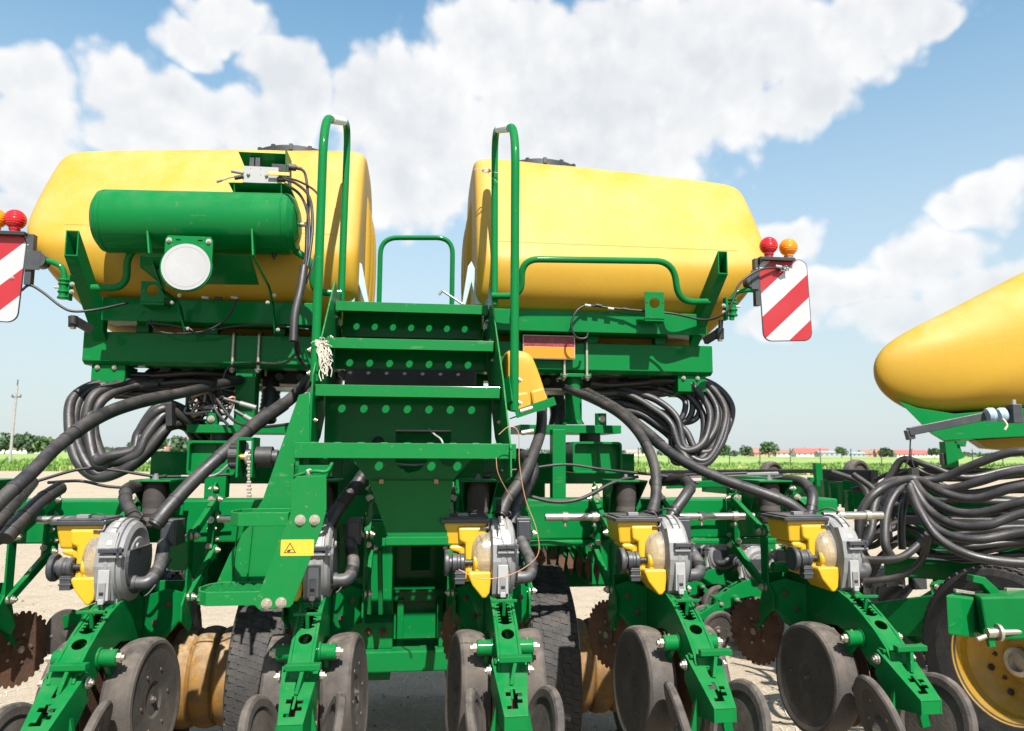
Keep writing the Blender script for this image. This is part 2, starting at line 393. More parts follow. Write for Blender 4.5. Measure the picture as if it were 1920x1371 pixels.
class MB:
    """collects shapes; build() links them as ONE mesh object"""

    def __init__(s):
        s.v, s.f, s.m, s.sm, s.mats = [], [], [], [], []

    def mi(s, name):
        if name not in s.mats: s.mats.append(name)
        return s.mats.index(name)

    def add(s, vs, fs, mt, smooth=False):
        o = len(s.v); k = s.mi(mt)
        s.v += [Vector(v) for v in vs]
        for f in fs:
            s.f.append([i + o for i in f]); s.m.append(k); s.sm.append(smooth)
        return s

    def box(s, c, d, mt, M=None):
        vs = [Vector((sx * d[0] / 2, sy * d[1] / 2, sz * d[2] / 2)) for sx in (-1, 1) for sy in (-1, 1) for sz in (-1, 1)]
        if M is not None: vs = [M @ v for v in vs]
        vs = [v + Vector(c) for v in vs]
        return s.add(vs, [(0, 1, 3, 2), (4, 6, 7, 5), (0, 4, 5, 1), (2, 3, 7, 6), (0, 2, 6, 4), (1, 5, 7, 3)], mt)

    def span(s, lo, hi, mt):
        return s.box([(a + b) / 2 for a, b in zip(lo, hi)], [abs(b - a) for a, b in zip(lo, hi)], mt)

    def bar(s, p0, p1, w, h, mt, up=(0, 0, 1)):
        """box between two points: w across, h along up"""
        p0, p1 = Vector(p0), Vector(p1)
        d = (p1 - p0); L = d.length; d.normalize()
        sd = d.cross(Vector(up))
        if sd.length < 1e-4: sd = d.cross(Vector((1, 0, 0)))
        sd.normalize(); u = sd.cross(d)
        M = Matrix((sd, d, u)).transposed()
        return s.box((p0 + p1) / 2, (w, L, h), mt, M)

    def plate(s, poly, t, mt, M, holes=()):
        """polygon (u,v) with holes, thickness t along local w (0..t), placed by 4x4 M"""
        bm = bmesh.new(); edges = []
        for lp in [poly] + list(holes):
            vv = [bm.verts.new((p[0], p[1], 0)) for p in lp]
            edges += [bm.edges.new((vv[i], vv[(i + 1) % len(vv)])) for i in range(len(vv))]
        if holes:
            bmesh.ops.triangle_fill(bm, use_beauty=True, use_dissolve=False, edges=edges, normal=(0, 0, 1))
        else:
            bm.faces.new(bm.verts[:])
        bmesh.ops.recalc_face_normals(bm, faces=bm.faces[:])
        r = bmesh.ops.extrude_face_region(bm, geom=bm.faces[:])
        for e in r['geom']:
            if isinstance(e, bmesh.types.BMVert): e.co.z += t
        bmesh.ops.recalc_face_normals(bm, faces=bm.faces[:])
        bm.verts.index_update()
        vs = [M @ v.co for v in bm.verts]
        fs = [[v.index for v in f.verts] for f in bm.faces]
        bm.free()
        return s.add(vs, fs, mt)

    def prism(s, poly, axis, a, b, mt, holes=()):
        """polygon extruded along a main axis: 'x' poly=(y,z), 'y' poly=(x,z), 'z' poly=(x,y)"""
        if axis == 'x': M = Matrix(((0, 0, 1, a), (1, 0, 0, 0), (0, 1, 0, 0), (0, 0, 0, 1)))
        elif axis == 'y': M = Matrix(((1, 0, 0, 0), (0, 0, 1, a), (0, 1, 0, 0), (0, 0, 0, 1)))
        else: M = Matrix(((1, 0, 0, 0), (0, 1, 0, 0), (0, 0, 1, a), (0, 0, 0, 1)))
        return s.plate(poly, b - a, mt, M, holes)

    def tube(s, pts, r, mt, n=10, cap=True, closed=False):
        pts = [Vector(p) for p in pts]
        m = len(pts)
        rs = r if isinstance(r, (list, tuple)) else [r] * m
        tg = []
        for i in range(m):
            a = pts[i - 1] if (i or closed) else pts[0]
            b = pts[(i + 1) % m] if (i < m - 1 or closed) else pts[-1]
            t = (b - a)
            tg.append(t.normalized() if t.length > 1e-9 else Vector((0, 0, 1)))
        u = tg[0].orthogonal().normalized()
        vs = []
        for i in range(m):
            u = (u - tg[i] * u.dot(tg[i]))
            u = u.normalized() if u.length > 1e-6 else tg[i].orthogonal().normalized()
            w = tg[i].cross(u)
            for k in range(n):
                a = 2 * math.pi * k / n
                vs.append(pts[i] + (u * math.cos(a) + w * math.sin(a)) * rs[i])
        fs = []
        for i in range(m if closed else m - 1):
            j = (i + 1) % m
            for k in range(n):
                l = (k + 1) % n
                fs.append((i * n + k, i * n + l, j * n + l, j * n + k))
        s.add(vs, fs, mt, True)
        if cap and not closed:
            s.add(vs[:n], [tuple(range(n - 1, -1, -1))], mt)
            s.add(vs[-n:], [tuple(range(n))], mt)
        return s

    def lathe(s, prof, c, axis, mt, n=28, smooth=True, caps=True):
        """profile [(radius, height)] turned about axis through c; mt may be a list, one per profile span"""
        c = Vector(c); ax = Vector(axis).normalized()
        u = ax.orthogonal().normalized(); w = ax.cross(u)
        rings = []
        for (r, h) in prof:
            rings.append([c + ax * h + (u * math.cos(2 * math.pi * k / n) + w * math.sin(2 * math.pi * k / n)) * r for k in range(n)])
        for i in range(len(prof) - 1):
            mm = mt[i] if isinstance(mt, (list, tuple)) else mt
            s.add(rings[i] + rings[i + 1], [(k, (k + 1) % n, n + (k + 1) % n, n + k) for k in range(n)], mm, smooth)
        for ring, fl, mm in (((rings[0], True, mt), (rings[-1], False, mt)) if caps else ()):
            mm = (mm[0] if fl else mm[-1]) if isinstance(mm, (list, tuple)) else mm
            s.add(ring, [tuple(range(n - 1, -1, -1)) if fl else tuple(range(n))], mm)
        return s

    def cyl(s, p0, p1, r, mt, n=18, smooth=True):
        p0, p1 = Vector(p0), Vector(p1)
        d = p1 - p0
        return s.lathe([(r, 0), (r, d.length)], p0, d, mt, n, smooth)

    def bolt(s, p, axis, r=0.011, mt='zinc', L=None):
        """washer, hexagon head and thread end"""
        L = L or r * 0.9
        ax = Vector(axis).normalized(); p = Vector(p)
        s.lathe([(r * 1.35, -0.001), (r * 1.35, r * 0.22)], p, ax, mt, 12, False)
        s.lathe([(r, r * 0.22), (r, L)], p, ax, mt, 6, False)
        s.lathe([(r * 0.5, L), (r * 0.5, L * 1.5)], p, ax, mt, 8, False)
        return s

    def xf(s, M):
        s.v = [M @ v for v in s.v]; return s

    def mesh(s, name):
        me = bpy.data.meshes.new(name)
        me.from_pydata([tuple(v) for v in s.v], [], s.f)
        for q in s.mats: me.materials.append(MATS[q])
        me.polygons.foreach_set('material_index', s.m)
        me.polygons.foreach_set('use_smooth', s.sm)
        me.update()
        return me

    def build(s, name, parent=None, bevel=0.003, loc=None, kind=None):
        if loc is not None:
            l = Vector(loc); s.v = [v - l for v in s.v]
        o = bpy.data.objects.new(name, s.mesh(name))
        COL.objects.link(o)
        if loc is not None: o.location = loc
        if parent is not None: o.parent = parent
        if bevel:
            b = o.modifiers.new('edge', 'BEVEL'); b.width = bevel; b.segments = 2; b.limit_method = 'ANGLE'; b.angle_limit = R(50)
            b.harden_normals = False
        if kind: o['kind'] = kind
        return o


def fillet(pts, rad, n=6):
    """polyline with rounded corners"""
    pts = [Vector(p) for p in pts]; out = [pts[0]]
    for i in range(1, len(pts) - 1):
        a, b, c = pts[i - 1], pts[i], pts[i + 1]
        d1, d2 = (a - b), (c - b)
        r = min(rad, d1.length * 0.48, d2.length * 0.48)
        p, q = b + d1.normalized() * r, b + d2.normalized() * r
        for k in range(n + 1):
            t = k / n
            out.append(p * (1 - t) ** 2 + b * 2 * t * (1 - t) + q * t * t)
    out.append(pts[-1])
    return out


def spline(pts, n=7):
    """Catmull-Rom through the points"""
    P = [Vector(p) for p in pts]; P = [P[0] * 2 - P[1]] + P + [P[-1] * 2 - P[-2]]
    out = []
    for i in range(1, len(P) - 2):
        for k in range(n):
            t = k / n
            a, b, c, d = P[i - 1:i + 3]
            out.append(0.5 * ((2 * b) + (c - a) * t + (2 * a - 5 * b + 4 * c - d) * t * t + (3 * b - a - 3 * c + d) * t ** 3))
    out.append(P[-2])
    return out


def circle(cx, cy, r, n=12, ry=None):
    return [(cx + r * math.cos(2 * math.pi * k / n), cy + (ry or r) * math.sin(2 * math.pi * k / n)) for k in range(n)]


def rrect(x0, y0, x1, y1, r, n=4):
    out = []
    for cx, cy, a0 in ((x1 - r, y1 - r, 0), (x0 + r, y1 - r, 90), (x0 + r, y0 + r, 180), (x1 - r, y0 + r, 270)):
        for k in range(n + 1):
            a = R(a0 + 90 * k / n); out.append((cx + r * math.cos(a), cy + r * math.sin(a)))
    return out


def thing(name, label, cat, loc=(0, 0, 0), rz=0.0, group=None):
    o = bpy.data.objects.new(name, None); COL.objects.link(o)
    o.empty_display_size = 0.2
    o.location = loc; o.rotation_euler = (0, 0, rz)
    o['label'] = label; o['category'] = cat
    if group: o['group'] = group
    return o


def tag(o, label, cat, group=None):
    o['label'] = label; o['category'] = cat
    if group: o['group'] = group
    return o


def copy_tree(o, parent=None):
    c = o.copy(); COL.objects.link(c); c.parent = parent
    for ch in list(o.children): copy_tree(ch, c)
    return c


# the big planter stands with its rear towards the camera, turned a little
TH = R(7.0)
RM = Matrix.Rotation(TH, 3, 'Z')
RMI = RM.transposed()


def P(px, py, ly):
    """photo pixel + distance ly along the planter's own axis -> point in the planter's frame (origin below the camera)"""
    d = RMI @ pix_dir(px, py)
    t = ly / d.y
    return Vector((d.x * t, ly, CAM_Z + d.z * t))


def PW(px, py, Y):
    """photo pixel + distance Y -> world point"""
    d = pix_dir(px, py)
    t = Y / d.y
    return Vector((d.x * t, Y, CAM_Z + d.z * t))
# ------------------------------------------------------------------ the setting: ground and field
def sheet(name, x0, x1, y0, y1, z, mt, nx=1, ny=1, amp=0.0):
    m = MB(); vs = []; fs = []
    for j in range(ny + 1):
        for i in range(nx + 1):
            x = x0 + (x1 - x0) * i / nx; y = y0 + (y1 - y0) * j / ny
            vs.append((x, y, z + (amp * mnoise.noise((x * .35, y * .35, 3)) if amp else 0)))
    for j in range(ny):
        for i in range(nx):
            a = j * (nx + 1) + i; fs.append((a, a + 1, a + nx + 2, a + nx + 1))
    m.add(vs, fs, mt, True)
    o = m.build(name, bevel=0); o['kind'] = 'structure'
    return o


sheet('ground', -2500, 2500, -60, 4500, -0.004, 'dirt_ground')
sheet('field', -2500, 2500, 60, 4400, 0.02, 'field_green')

# ------------------------------------------------------------------ the big planter
Y0 = 3.6
OFF = Matrix.Translation((0, -Y0, 0))
planter = thing('seed_planter', 'large green row planter with two yellow tanks, steps and handrails, rear towards viewer', 'planter', RM @ Vector((0, Y0, 0)), TH)


def part(m, name, parent=None, bevel=0.003, label=None, loc=None):
    m.xf(OFF)
    o = m.build(name, parent or planter, bevel, loc=(Vector(loc) + Vector((0, -Y0, 0))) if loc is not None else None)
    if label: o['label'] = label
    return o


XC = -0.025          # middle plane of the planter


def tank(sign, name_lid='tank_lid'):
    prof = [(4.30, 3.305), (4.14, 3.298), (4.04, 3.26), (3.965, 3.12), (3.80, 2.74), (3.745, 2.63), (3.74, 2.57), (3.76, 2.48), (3.80, 2.40),
            (3.90, 2.335), (4.06, 2.22), (4.2, 2.18), (4.60, 2.18), (4.72, 2.26), (4.92, 2.55), (4.93, 2.66), (4.80, 3.02), (4.70, 3.22), (4.58, 3.295)]
    cy, cz = 4.34, 2.72
    # outline of the outboard end: how far the tank reaches at each height
    ends = [(2.15, 1.56), (2.30, 1.68), (2.45, 1.79), (2.62, 1.905), (2.74, 1.945), (2.86, 1.935), (3.0, 1.92), (3.12, 1.91), (3.20, 1.90), (3.4, 1.89)]

    def reach(z):
        for (z0, x0), (z1, x1) in zip(ends, ends[1:]):
            if z <= z1: return x0 + (x1 - x0) * max(0, (z - z0)) / (z1 - z0)
        return ends[-1][1]
    XI = 0.30
    secs = [(0, 0, 0), (0, .55, .6), (0, .86, .90), (.004, .93, .96), (.025, .985, .993), (.07, 1, 1), (.33, 1, 1), (.62, 1, 1), (.84, 1, 1), (.93, .99, 1), (.975, .96, .985), (.998, .88, .945), (1.006, .64, .74), (1.008, .3, .35), (1.008, 0, 0)]
    vs = []; n = len(prof)
    for k, (t, sy, sz) in enumerate(secs):
        for (y, z) in prof:
            dy, dz = y - cy, z - cz
            zz = cz + dz * sz
            x = XI + t * (reach(zz) - XI)
            drop = 0.07 * max(0, (x - .35) / 1.3) ** 1.3 * max(0, dz / .55)
            vs.append((XC + sign * x, cy + dy * sy, zz - drop))
    fs = []
    for k in range(len(secs) - 1):
        for i in range(n):
            j = (i + 1) % n
            f = (k * n + i, k * n + j, (k + 1) * n + j, (k + 1) * n + i)
            fs.append(f if sign < 0 else f[::-1])
    m = MB().add(vs, fs, 'tank', True)
    # moulded flutes on the inner wall, one upright rib each
    for yy in (4.25, 4.5, 4.72):
        x = XC + sign * 0.335
        m.tube([(x, yy, 2.32), (x - sign * .008, yy, 2.5), (x - sign * .010, yy, 2.95), (x, yy, 3.12)], [.03, .06, .06, .03], 'tank', 12)
    o = part(m, 'tank', bevel=0)
    bm = bmesh.new(); bm.from_mesh(o.data); bmesh.ops.remove_doubles(bm, verts=bm.verts, dist=1e-5)
    bmesh.ops.recalc_face_normals(bm, faces=bm.faces); bm.to_mesh(o.data); bm.free()
    ss = o.modifiers.new('round', 'SUBSURF'); ss.levels = 2; ss.render_levels = 2
    # filler lid
    lc = (XC + sign * 0.71, 4.33, 3.250)
    m = MB()
    m.lathe([(.262, 0), (.262, .03), (.25, .038), (.20, .050), (.10, .058), (.03, .060)], lc, (0, 0, 1), 'charcoal', 40)
    for a in range(16):
        q = 2 * math.pi * a / 16
        m.box((lc[0] + .257 * math.cos(q), lc[1] + .257 * math.sin(q), lc[2] + .022), (.02, .02, .036), 'charcoal', Matrix.Rotation(q, 3, 'Z'))
    for dx in (-.015, .02):
        m.lathe([(.006, .06), (.002, .115)], (lc[0] + dx, lc[1] - .03, lc[2]), (0, 0, 1), 'charcoal', 8)
    part(m, 'lid', o, 0.002)
    m = MB()
    m.box((lc[0] + .27, lc[1] - .02, lc[2] + .04), (.10, .07, .03), 'black'); m.box((lc[0] + .22, lc[1] - .02, lc[2] + .05), (.05, .03, .02), 'black')
    part(m, 'lid_latch', o, 0.004)
    return o


tank_l = tank(-1); tank_r = tank(1)


def seam(o, sign, z, x0, x1):
    dg = bpy.context.evaluated_depsgraph_get(); ev = o.evaluated_get(dg); pts = []
    for k in range(25):
        x = XC + sign * (x0 + (x1 - x0) * k / 24)
        ok, loc, nor, _ = ev.ray_cast(Vector((x, 2.5 - Y0, z)), Vector((0, 1, 0)))
        if ok: pts.append(loc + Vector((0, Y0 + .0005, 0)))
    if len(pts) > 3: part(MB().tube(pts, .0022, 'tank', 6), 'moulding_seam', o, 0)


bpy.context.view_layer.update()
for o_, s_ in ((tank_l, -1), (tank_r, 1)):
    seam(o_, s_, 2.70, .40, 1.72)
# galvanised angle brackets at the inner lower corners of the tanks
for sgn, pts in ((-1, [(646, 570), (652, 530), (671, 489), (679, 497), (692, 570), (684, 570), (671, 528), (664, 570)]),
                 (1, [(909, 570), (903, 530), (884, 490), (877, 500), (866, 572), (873, 572), (884, 530), (892, 572)])):
    q = [P(a, b, 3.86) for a, b in pts]
    m = MB().prism([(v.x, v.z) for v in q], 'y', 3.855, 3.885, 'galv')
    part(m, 'tank_bracket')
m = MB().span((P(922, 300, 4.0).x, 4.02, 3.2), (P(945, 300, 4.0).x, 4.022, 3.215), 'white')

# ---- carrying beam under the tanks
BL, BR = P(155, 650, 3.9).x, P(1336, 660, 3.9).x
m = MB()
m.prism([(3.90, 2.045), (3.90, 2.187), (3.905, 2.192), (4.075, 2.192), (4.08, 2.187), (4.08, 2.045), (4.05, 2.028), (3.93, 2.028)], 'x', BL, BR, 'green')
beam = part(m, 'tank_beam', bevel=0.004)
for px in (437, 485, 1100, 1058):
    x = P(px, 660, 3.89).x
    m = MB().tube(fillet([(x, 3.889, 2.0), (x, 3.889, 2.200), (x, 4.088, 2.200), (x, 4.088, 2.0)], .02), .008, 'zinc', 8)
    m.bolt((x, 3.889, 2.015), (0, 0, -1), .014)
    part(m, 'u_bolt', beam, 0)
for sgn in (-1, 1):
    x = P(205 if sgn < 0 else 1295, 710, 3.95).x
    m = MB().prism([(3.93, 2.028), (3.93, 1.94), (4.02, 1.92), (4.10, 1.92), (4.10, 2.028)], 'x', x - .08, x + .08, 'green')
    for dx in (-.05, .03): m.bolt((x + dx, 3.925, 2.015), (0, -1, 0), .009)
    part(m, 'hose_tray')
# second beam in front of it and dark underside works
m = MB().span((BL + .1, 4.75, 2.06), (BR - .1, 4.92, 2.22), 'green')
part(m, 'front_beam')
for sgn in (-1, 1):
    m = MB()
    x0 = XC + sgn * .45; x1 = XC + sgn * 1.45
    m.prism([(4.15, 2.2), (4.8, 2.2), (4.62, 1.98), (4.3, 1.98)], 'x', min(x0, x1), max(x0, x1), 'black')
    for k in range(9):
        xx = x0 + (x1 - x0) * (k + .5) / 9
        m.cyl((xx, 4.22, 2.05), (xx, 4.10, 2.0), .022, 'black', 10)
    part(m, 'seed_manifold')
    m = MB().span((min(x0, x1) + .2, 4.12, 1.925), (max(x0, x1) - .1, 4.2, 1.95), 'zinc')
    part(m, 'manifold_rail')

# ---- frame rails under the tank's rear slope
for sgn in (-1, 1):
    a, b = ((190, 588), (590, 592)) if sgn < 0 else ((925, 597), (1325, 604))
    xa, xb = P(a[0], a[1], 3.81).x, P(b[0], b[1], 3.81).x
    m = MB().prism([(3.81, 2.235), (3.81, 2.345), (3.815, 2.35), (3.99, 2.36), (3.99, 2.235)], 'x', xa, xb, 'green')
    rail = part(m, 'tank_rail')
    for k in range(3):
        x = xa + (xb - xa) * (.15 + .33 * k); part(MB().span((x - .03, 3.93, 2.193), (x + .03, 3.99, 2.234), 'green'), 'spacer', rail)
    # raked corner tube, open at the top
    tp = [(122, 431), (147, 432), (147, 480), (121, 480)] if sgn < 0 else [(1346, 470), (1364, 471), (1365, 514), (1347, 514)]
    q = [P(u, v, 3.58) for u, v in tp]
    c = sum(q, Vector()) / 4
    w2, h2 = abs(q[1].x - q[0].x) / 2, abs(q[2].z - q[1].z) / 2
    foot = P(190 if sgn < 0 else 1300, 618 if sgn < 0 else 630, 3.90)
    m = MB()
    ax = (foot - c)
    t = .006

    def ring(cen, w, h): return [cen + Vector((sx * w, 0, sz * h)) for sx, sz in ((-1, 1), (1, 1), (1, -1), (-1, -1))]
    o1, o2, i1, i2 = ring(c, w2, h2), ring(foot, w2, h2), ring(c, w2 - t, h2 - t), ring(c + ax * .9, w2 - t, h2 - t)
    fs = []
    for k in range(4):
        l = (k + 1) % 4
        fs += [(k, l, 4 + l, 4 + k), (l, k, 8 + k, 8 + l), (8 + l, 8 + k, 12 + k, 12 + l)]
    m.add(o1 + o2 + i1 + i2, fs + [(4, 5, 6, 7), (15, 14, 13, 12)], 'green')
    part(m, 'corner_post', bevel=.0015)

# bent tube rails around the tanks
rl = [(172, 540, 3.66), (238, 540, 3.66), (238, 465, 3.62), (330, 455, 3.62)]
m = MB().tube(fillet([P(*q) for q in rl], .11, 8), .017, 'green', 12)
part(m, 'tank_guard_rail', bevel=0)
m = MB().tube(fillet([P(552, 470, 3.62), P(586, 490, 3.62), P(586, 549, 3.66), P(640, 549, 3.68)], .11, 8), .017, 'green', 12)
part(m, 'tank_guard_rail', bevel=0)
rr = [(920, 555, 3.7), (978, 555, 3.68), (978, 486, 3.62), (1263, 490, 3.62), (1272, 566, 3.66), (1330, 566, 3.70)]
m = MB().tube(fillet([P(*q) for q in rr], .12, 8), .017, 'green', 12)
part(m, 'tank_guard_rail', bevel=0)
# small lamp brackets with a round hole on the rails
for (x0, y0, x1, y1) in ((265, 527, 307, 567), (1209, 547, 1246, 598)):
    a, b = P(x0, y0, 3.70), P(x1, y1, 3.70)
    cx, cz = (a.x + b.x) / 2, a.z - (a.z - b.z) * .42
    m = MB().prism([(a.x, b.z), (b.x, b.z), (b.x, a.z), (a.x, a.z)], 'y', 3.70, 3.705, 'green', holes=[circle(cx, cz, .028, 16), circle(cx - .042, cz, .005, 6), circle(cx + .042, cz, .005, 6)])
    m.span((a.x - .001, 3.705, b.z - .012), (b.x + .001, 3.80, b.z), 'green')
    part(m, 'lamp_bracket', bevel=0.001)

# ---- air tank with its bracket, round plate and valve block
pa, pb = P(193, 415, 3.57), P(548, 421, 3.57)
rad = abs(P(300, 358, 3.57).z - P(300, 476, 3.57).z) / 2 * .96
d = (pb - pa); L = d.length
m = MB().lathe([(.001, -.035), (rad * .45, -.030), (rad * .8, -.014), (rad * .97, .005), (rad, .02), (rad, .028), (rad * .985, .031), (rad * .985, .034), (rad, .037), (rad, L - .037), (rad * .985, L - .034),
                (rad * .985, L - .031), (rad, L - .028), (rad, L - .02), (rad * .97, L - .005), (rad * .8, L + .02), (rad * .45, L + .036), (.001, L + .042)], pa, d, 'green', 44)
air = part(m, 'air_tank', bevel=0)
m = MB()
e = pb + d.normalized() * .04
m.cyl(e, e + Vector((.03, 0, 0)), .011, 'steel', 10); m.cyl(e + Vector((.03, 0, .012)), e + Vector((.03, 0, -.03)), .010, 'steel', 10)
e2 = P(514, 478, 3.57); m.cyl(e2 + Vector((0, 0, .02)), e2 + Vector((0, 0, -.008)), .012, 'black', 10); m.cyl(e2 + Vector((0, 0, -.008)), e2 + Vector((0, 0, -.022)), .006, 'black', 8)
part(m, 'fitting', air, 0.001)
# saddle: wide plate below with two arms running down to the rail
m = MB()
q = [P(u, v, y_) for u, v, y_ in ((262, 474, 3.38), (470, 478, 3.38), (486, 533, 3.60), (300, 531, 3.60), (262, 500, 3.47))]
m.add([v + Vector((0, .0, 0)) for v in q] + [v + Vector((0, .004, -.003)) for v in q], [(0, 1, 2, 3, 4), (9, 8, 7, 6, 5)] + [(i, i + 5, (i + 1) % 5 + 5, (i + 1) % 5) for i in range(5)], 'green')
saddle = part(m, 'tank_saddle')
for lst in ([(275, 420, 3.46), (279, 475, 3.41), (302, 540, 3.50), (330, 560, 3.68), (346, 622, 3.775)], [(472, 428, 3.44), (474, 478, 3.40), (503, 532, 3.50), (508, 560, 3.68), (515, 624, 3.775)]):
    m = MB(); pts = [P(*w) for w in lst]
    ws = [.014, .03, .045, .05, .03]
    vs = []
    for p_, w_ in zip(pts, ws):
        for sx in (-.004, .004):
            vs += [p_ + Vector((sx, 0, 0)), p_ + Vector((sx, w_ * 1.6, -w_ * .5))]
    fs = []
    for i in range(4):
        a = i * 4; b = a + 4
        fs += [(a, a + 1, b + 1, b), (a + 2, b + 2, b + 3, a + 3), (a, b, b + 2, a + 2), (a + 1, a + 3, b + 3, b + 1)]
    m.add(vs, fs + [(0, 2, 3, 1), (16, 17, 19, 18)], 'green')
    for kk in (3, 4): m.bolt(pts[kk] + Vector((.016, -.004, .015)), (0, -1, 0), .007)
    m.bolt(pts[3] + Vector((-.014, -.004, -.02)), (0, -1, 0), .007)
    part(m, 'saddle_arm', saddle, .001)
c = P(348, 500, 3.34); rr_ = abs(P(396, 500, 3.34).x - c.x)
m = MB()
a, b = P(310, 441, 3.35), P(398, 480, 3.35)
m.prism([(a.x, b.z - .06), (b.x, b.z - .06), (b.x, a.z - .02), (b.x - .01, a.z), (a.x + .01, a.z), (a.x, a.z - .02)], 'y', 3.350, 3.356, 'green',
        holes=[rrect(a.x + .045, a.z - .022, a.x + .065, a.z - .016, .002, 2), rrect(b.x - .065, a.z - .022, b.x - .045, a.z - .016, .002, 2)])
m.lathe([(rr_ + .003, 0), (rr_ + .003, .012)], (c.x, 3.360, c.z), (0, -1, 0), 'green', 44, False)
for x in (a.x + .018, b.x - .018): m.bolt((x, 3.349, a.z - .022), (0, -1, 0), .009)
plate_o = part(m, 'lamp_plate', saddle, .0015)
m = MB().prism(circle(c.x, c.z, rr_ - .004, 56), 'y', 3.342, 3.347, 'white')
m.prism(circle(c.x, c.z, rr_ - .0168, 56), 'y', 3.3412, 3.3419, 'grey_light', holes=[circle(c.x, c.z, rr_ - .0182, 56)])
part(m, 'round_plate', saddle, 0, label='blank white round plate')
# valve block on its open tray
VB = 3.55
m = MB()
q = [P(u, v, VB + .015) for u, v in ((447, 285), (536, 289))]; q2 = [P(u, v, VB + .10) for u, v in ((459, 314), (541, 317))]
m.add([q[0], q[1], q2[1], q2[0]] + [w + Vector((0, .003, .003)) for w in (q[0], q[1], q2[1], q2[0])], [(0, 1, 2, 3), (7, 6, 5, 4), (0, 4, 5, 1), (1, 5, 6, 2), (2, 6, 7, 3), (3, 7, 4, 0)], 'green')
t0, t1, t2, t3 = P(428, 342, VB - .04), P(541, 344, VB - .04), P(553, 372, VB + .05), P(440, 366, VB + .05)
m.add([t0, t1, t2, t3] + [w + Vector((0, .1, .004)) for w in (t0, t1, t2, t3)], [(3, 2, 1, 0), (4, 5, 6, 7), (0, 1, 5, 4), (1, 2, 6, 5), (2, 3, 7, 6), (3, 0, 4, 7)], 'green')
for px in (440, 528): m.bar(P(px, 343, VB - .025), P(px, 372, VB - .025), .004, .02, 'green', up=(0, 1, 0))
m.bar(P(541, 290, VB + .08), P(541, 345, VB + .08), .004, .16, 'green', up=(0, 1, 0))
tray = part(m, 'valve_tray', bevel=.001)
m = MB(); a, b = P(456, 311, VB), P(521, 345, VB)
m.span((a.x, VB, b.z), (b.x, VB + .07, a.z), 'grey_light')
for u, v in ((466, 328), (500, 330)): m.lathe([(.007, 0), (.009, .003), (.007, .006), (.003, .012)], P(u, v, VB), (0, -1, 0), 'steel', 10)
for u, v in ((470, 316), (489, 317), (489, 328)): m.lathe([(.002, 0), (.002, .001)], P(u, v, VB), (0, -1, 0), 'ink', 6, False)
part(m, 'valve_block', tray, .002)
m = MB()
for u in (470, 481): m.span((P(u - 5, 300, VB).x, VB + .03, P(u, 312, VB).z), (P(u + 4, 300, VB).x, VB + .06, P(u, 291, VB).z), 'charcoal')
m.cyl(P(538, 313, VB + .04), P(555, 315, VB + .04), .016, 'charcoal', 12); m.cyl(P(555, 315, VB + .04), P(566, 317, VB + .04), .009, 'charcoal', 10)
m.span((P(508, 305, VB).x, VB + .02, P(508, 325, VB).z), (P(540, 305, VB).x, VB + .1, P(508, 304, VB).z), 'black')
m.cyl(P(440, 334, VB), P(457, 331, VB), .010, 'black', 10); m.cyl(P(434, 321, VB), P(457, 325, VB), .008, 'grey', 10); m.cyl(P(520, 336, VB), P(535, 338, VB), .012, 'black', 10)
part(m, 'solenoid', tray, .001)
m = MB().bar(P(503, 325, VB - .02), P(543, 327, VB - .02), .016, .005, 'brass', up=(0, -1, 0))
part(m, 'lever', tray, .001)
m = MB().tube(spline([P(408, 340, VB - .02), P(420, 337, VB - .02), P(432, 333, VB - .01), P(446, 331, VB)]), .0035, 'grey', 6)
m.cyl(P(406, 341, VB - .02), P(416, 338, VB - .02), .007, 'grey', 8)
part(m, 'stub_lead', tray, 0)
# black air lines from valve block down along the rail
AIR = [[(556, 315, 3.5), (572, 326, 3.45), (578, 380, 3.3), (576, 440, 3.15), (573, 500, 3.1), (560, 570, 3.05), (553, 630, 3.0), (557, 665, 3.05), (575, 690, 3.1)],
       [(531, 336, 3.46), (556, 345, 3.4), (580, 370, 3.25), (586, 420, 3.15), (580, 480, 3.1), (566, 545, 3.06), (556, 615, 3.0), (563, 665, 3.05)],
       [(535, 345, 3.46), (562, 365, 3.4), (577, 400, 3.2), (580, 450, 3.13), (575, 505, 3.09), (558, 590, 3.0)],
       [(530, 333, 3.46), (560, 340, 3.42), (594, 362, 3.3), (604, 400, 3.3), (602, 440, 3.3), (588, 490, 3.2), (574, 530, 3.1)]]
for k, a in enumerate(AIR):
    part(MB().tube(spline([P(*q) for q in a]), .0065 if k < 3 else .005, 'black', 8), 'air_line', bevel=0)
part(MB().tube(spline([P(575, 432, 3.5), P(574, 470, 3.3), P(571, 500, 3.12), P(565, 540, 3.06)]), .007, 'black', 8), 'air_line', bevel=0)
part(MB().tube(spline([P(570, 500, 3.07), P(563, 545, 3.03), P(553, 590, 2.99), P(550, 640, 2.97)]), .016, 'black', 10), 'cable_sleeve', bevel=0)

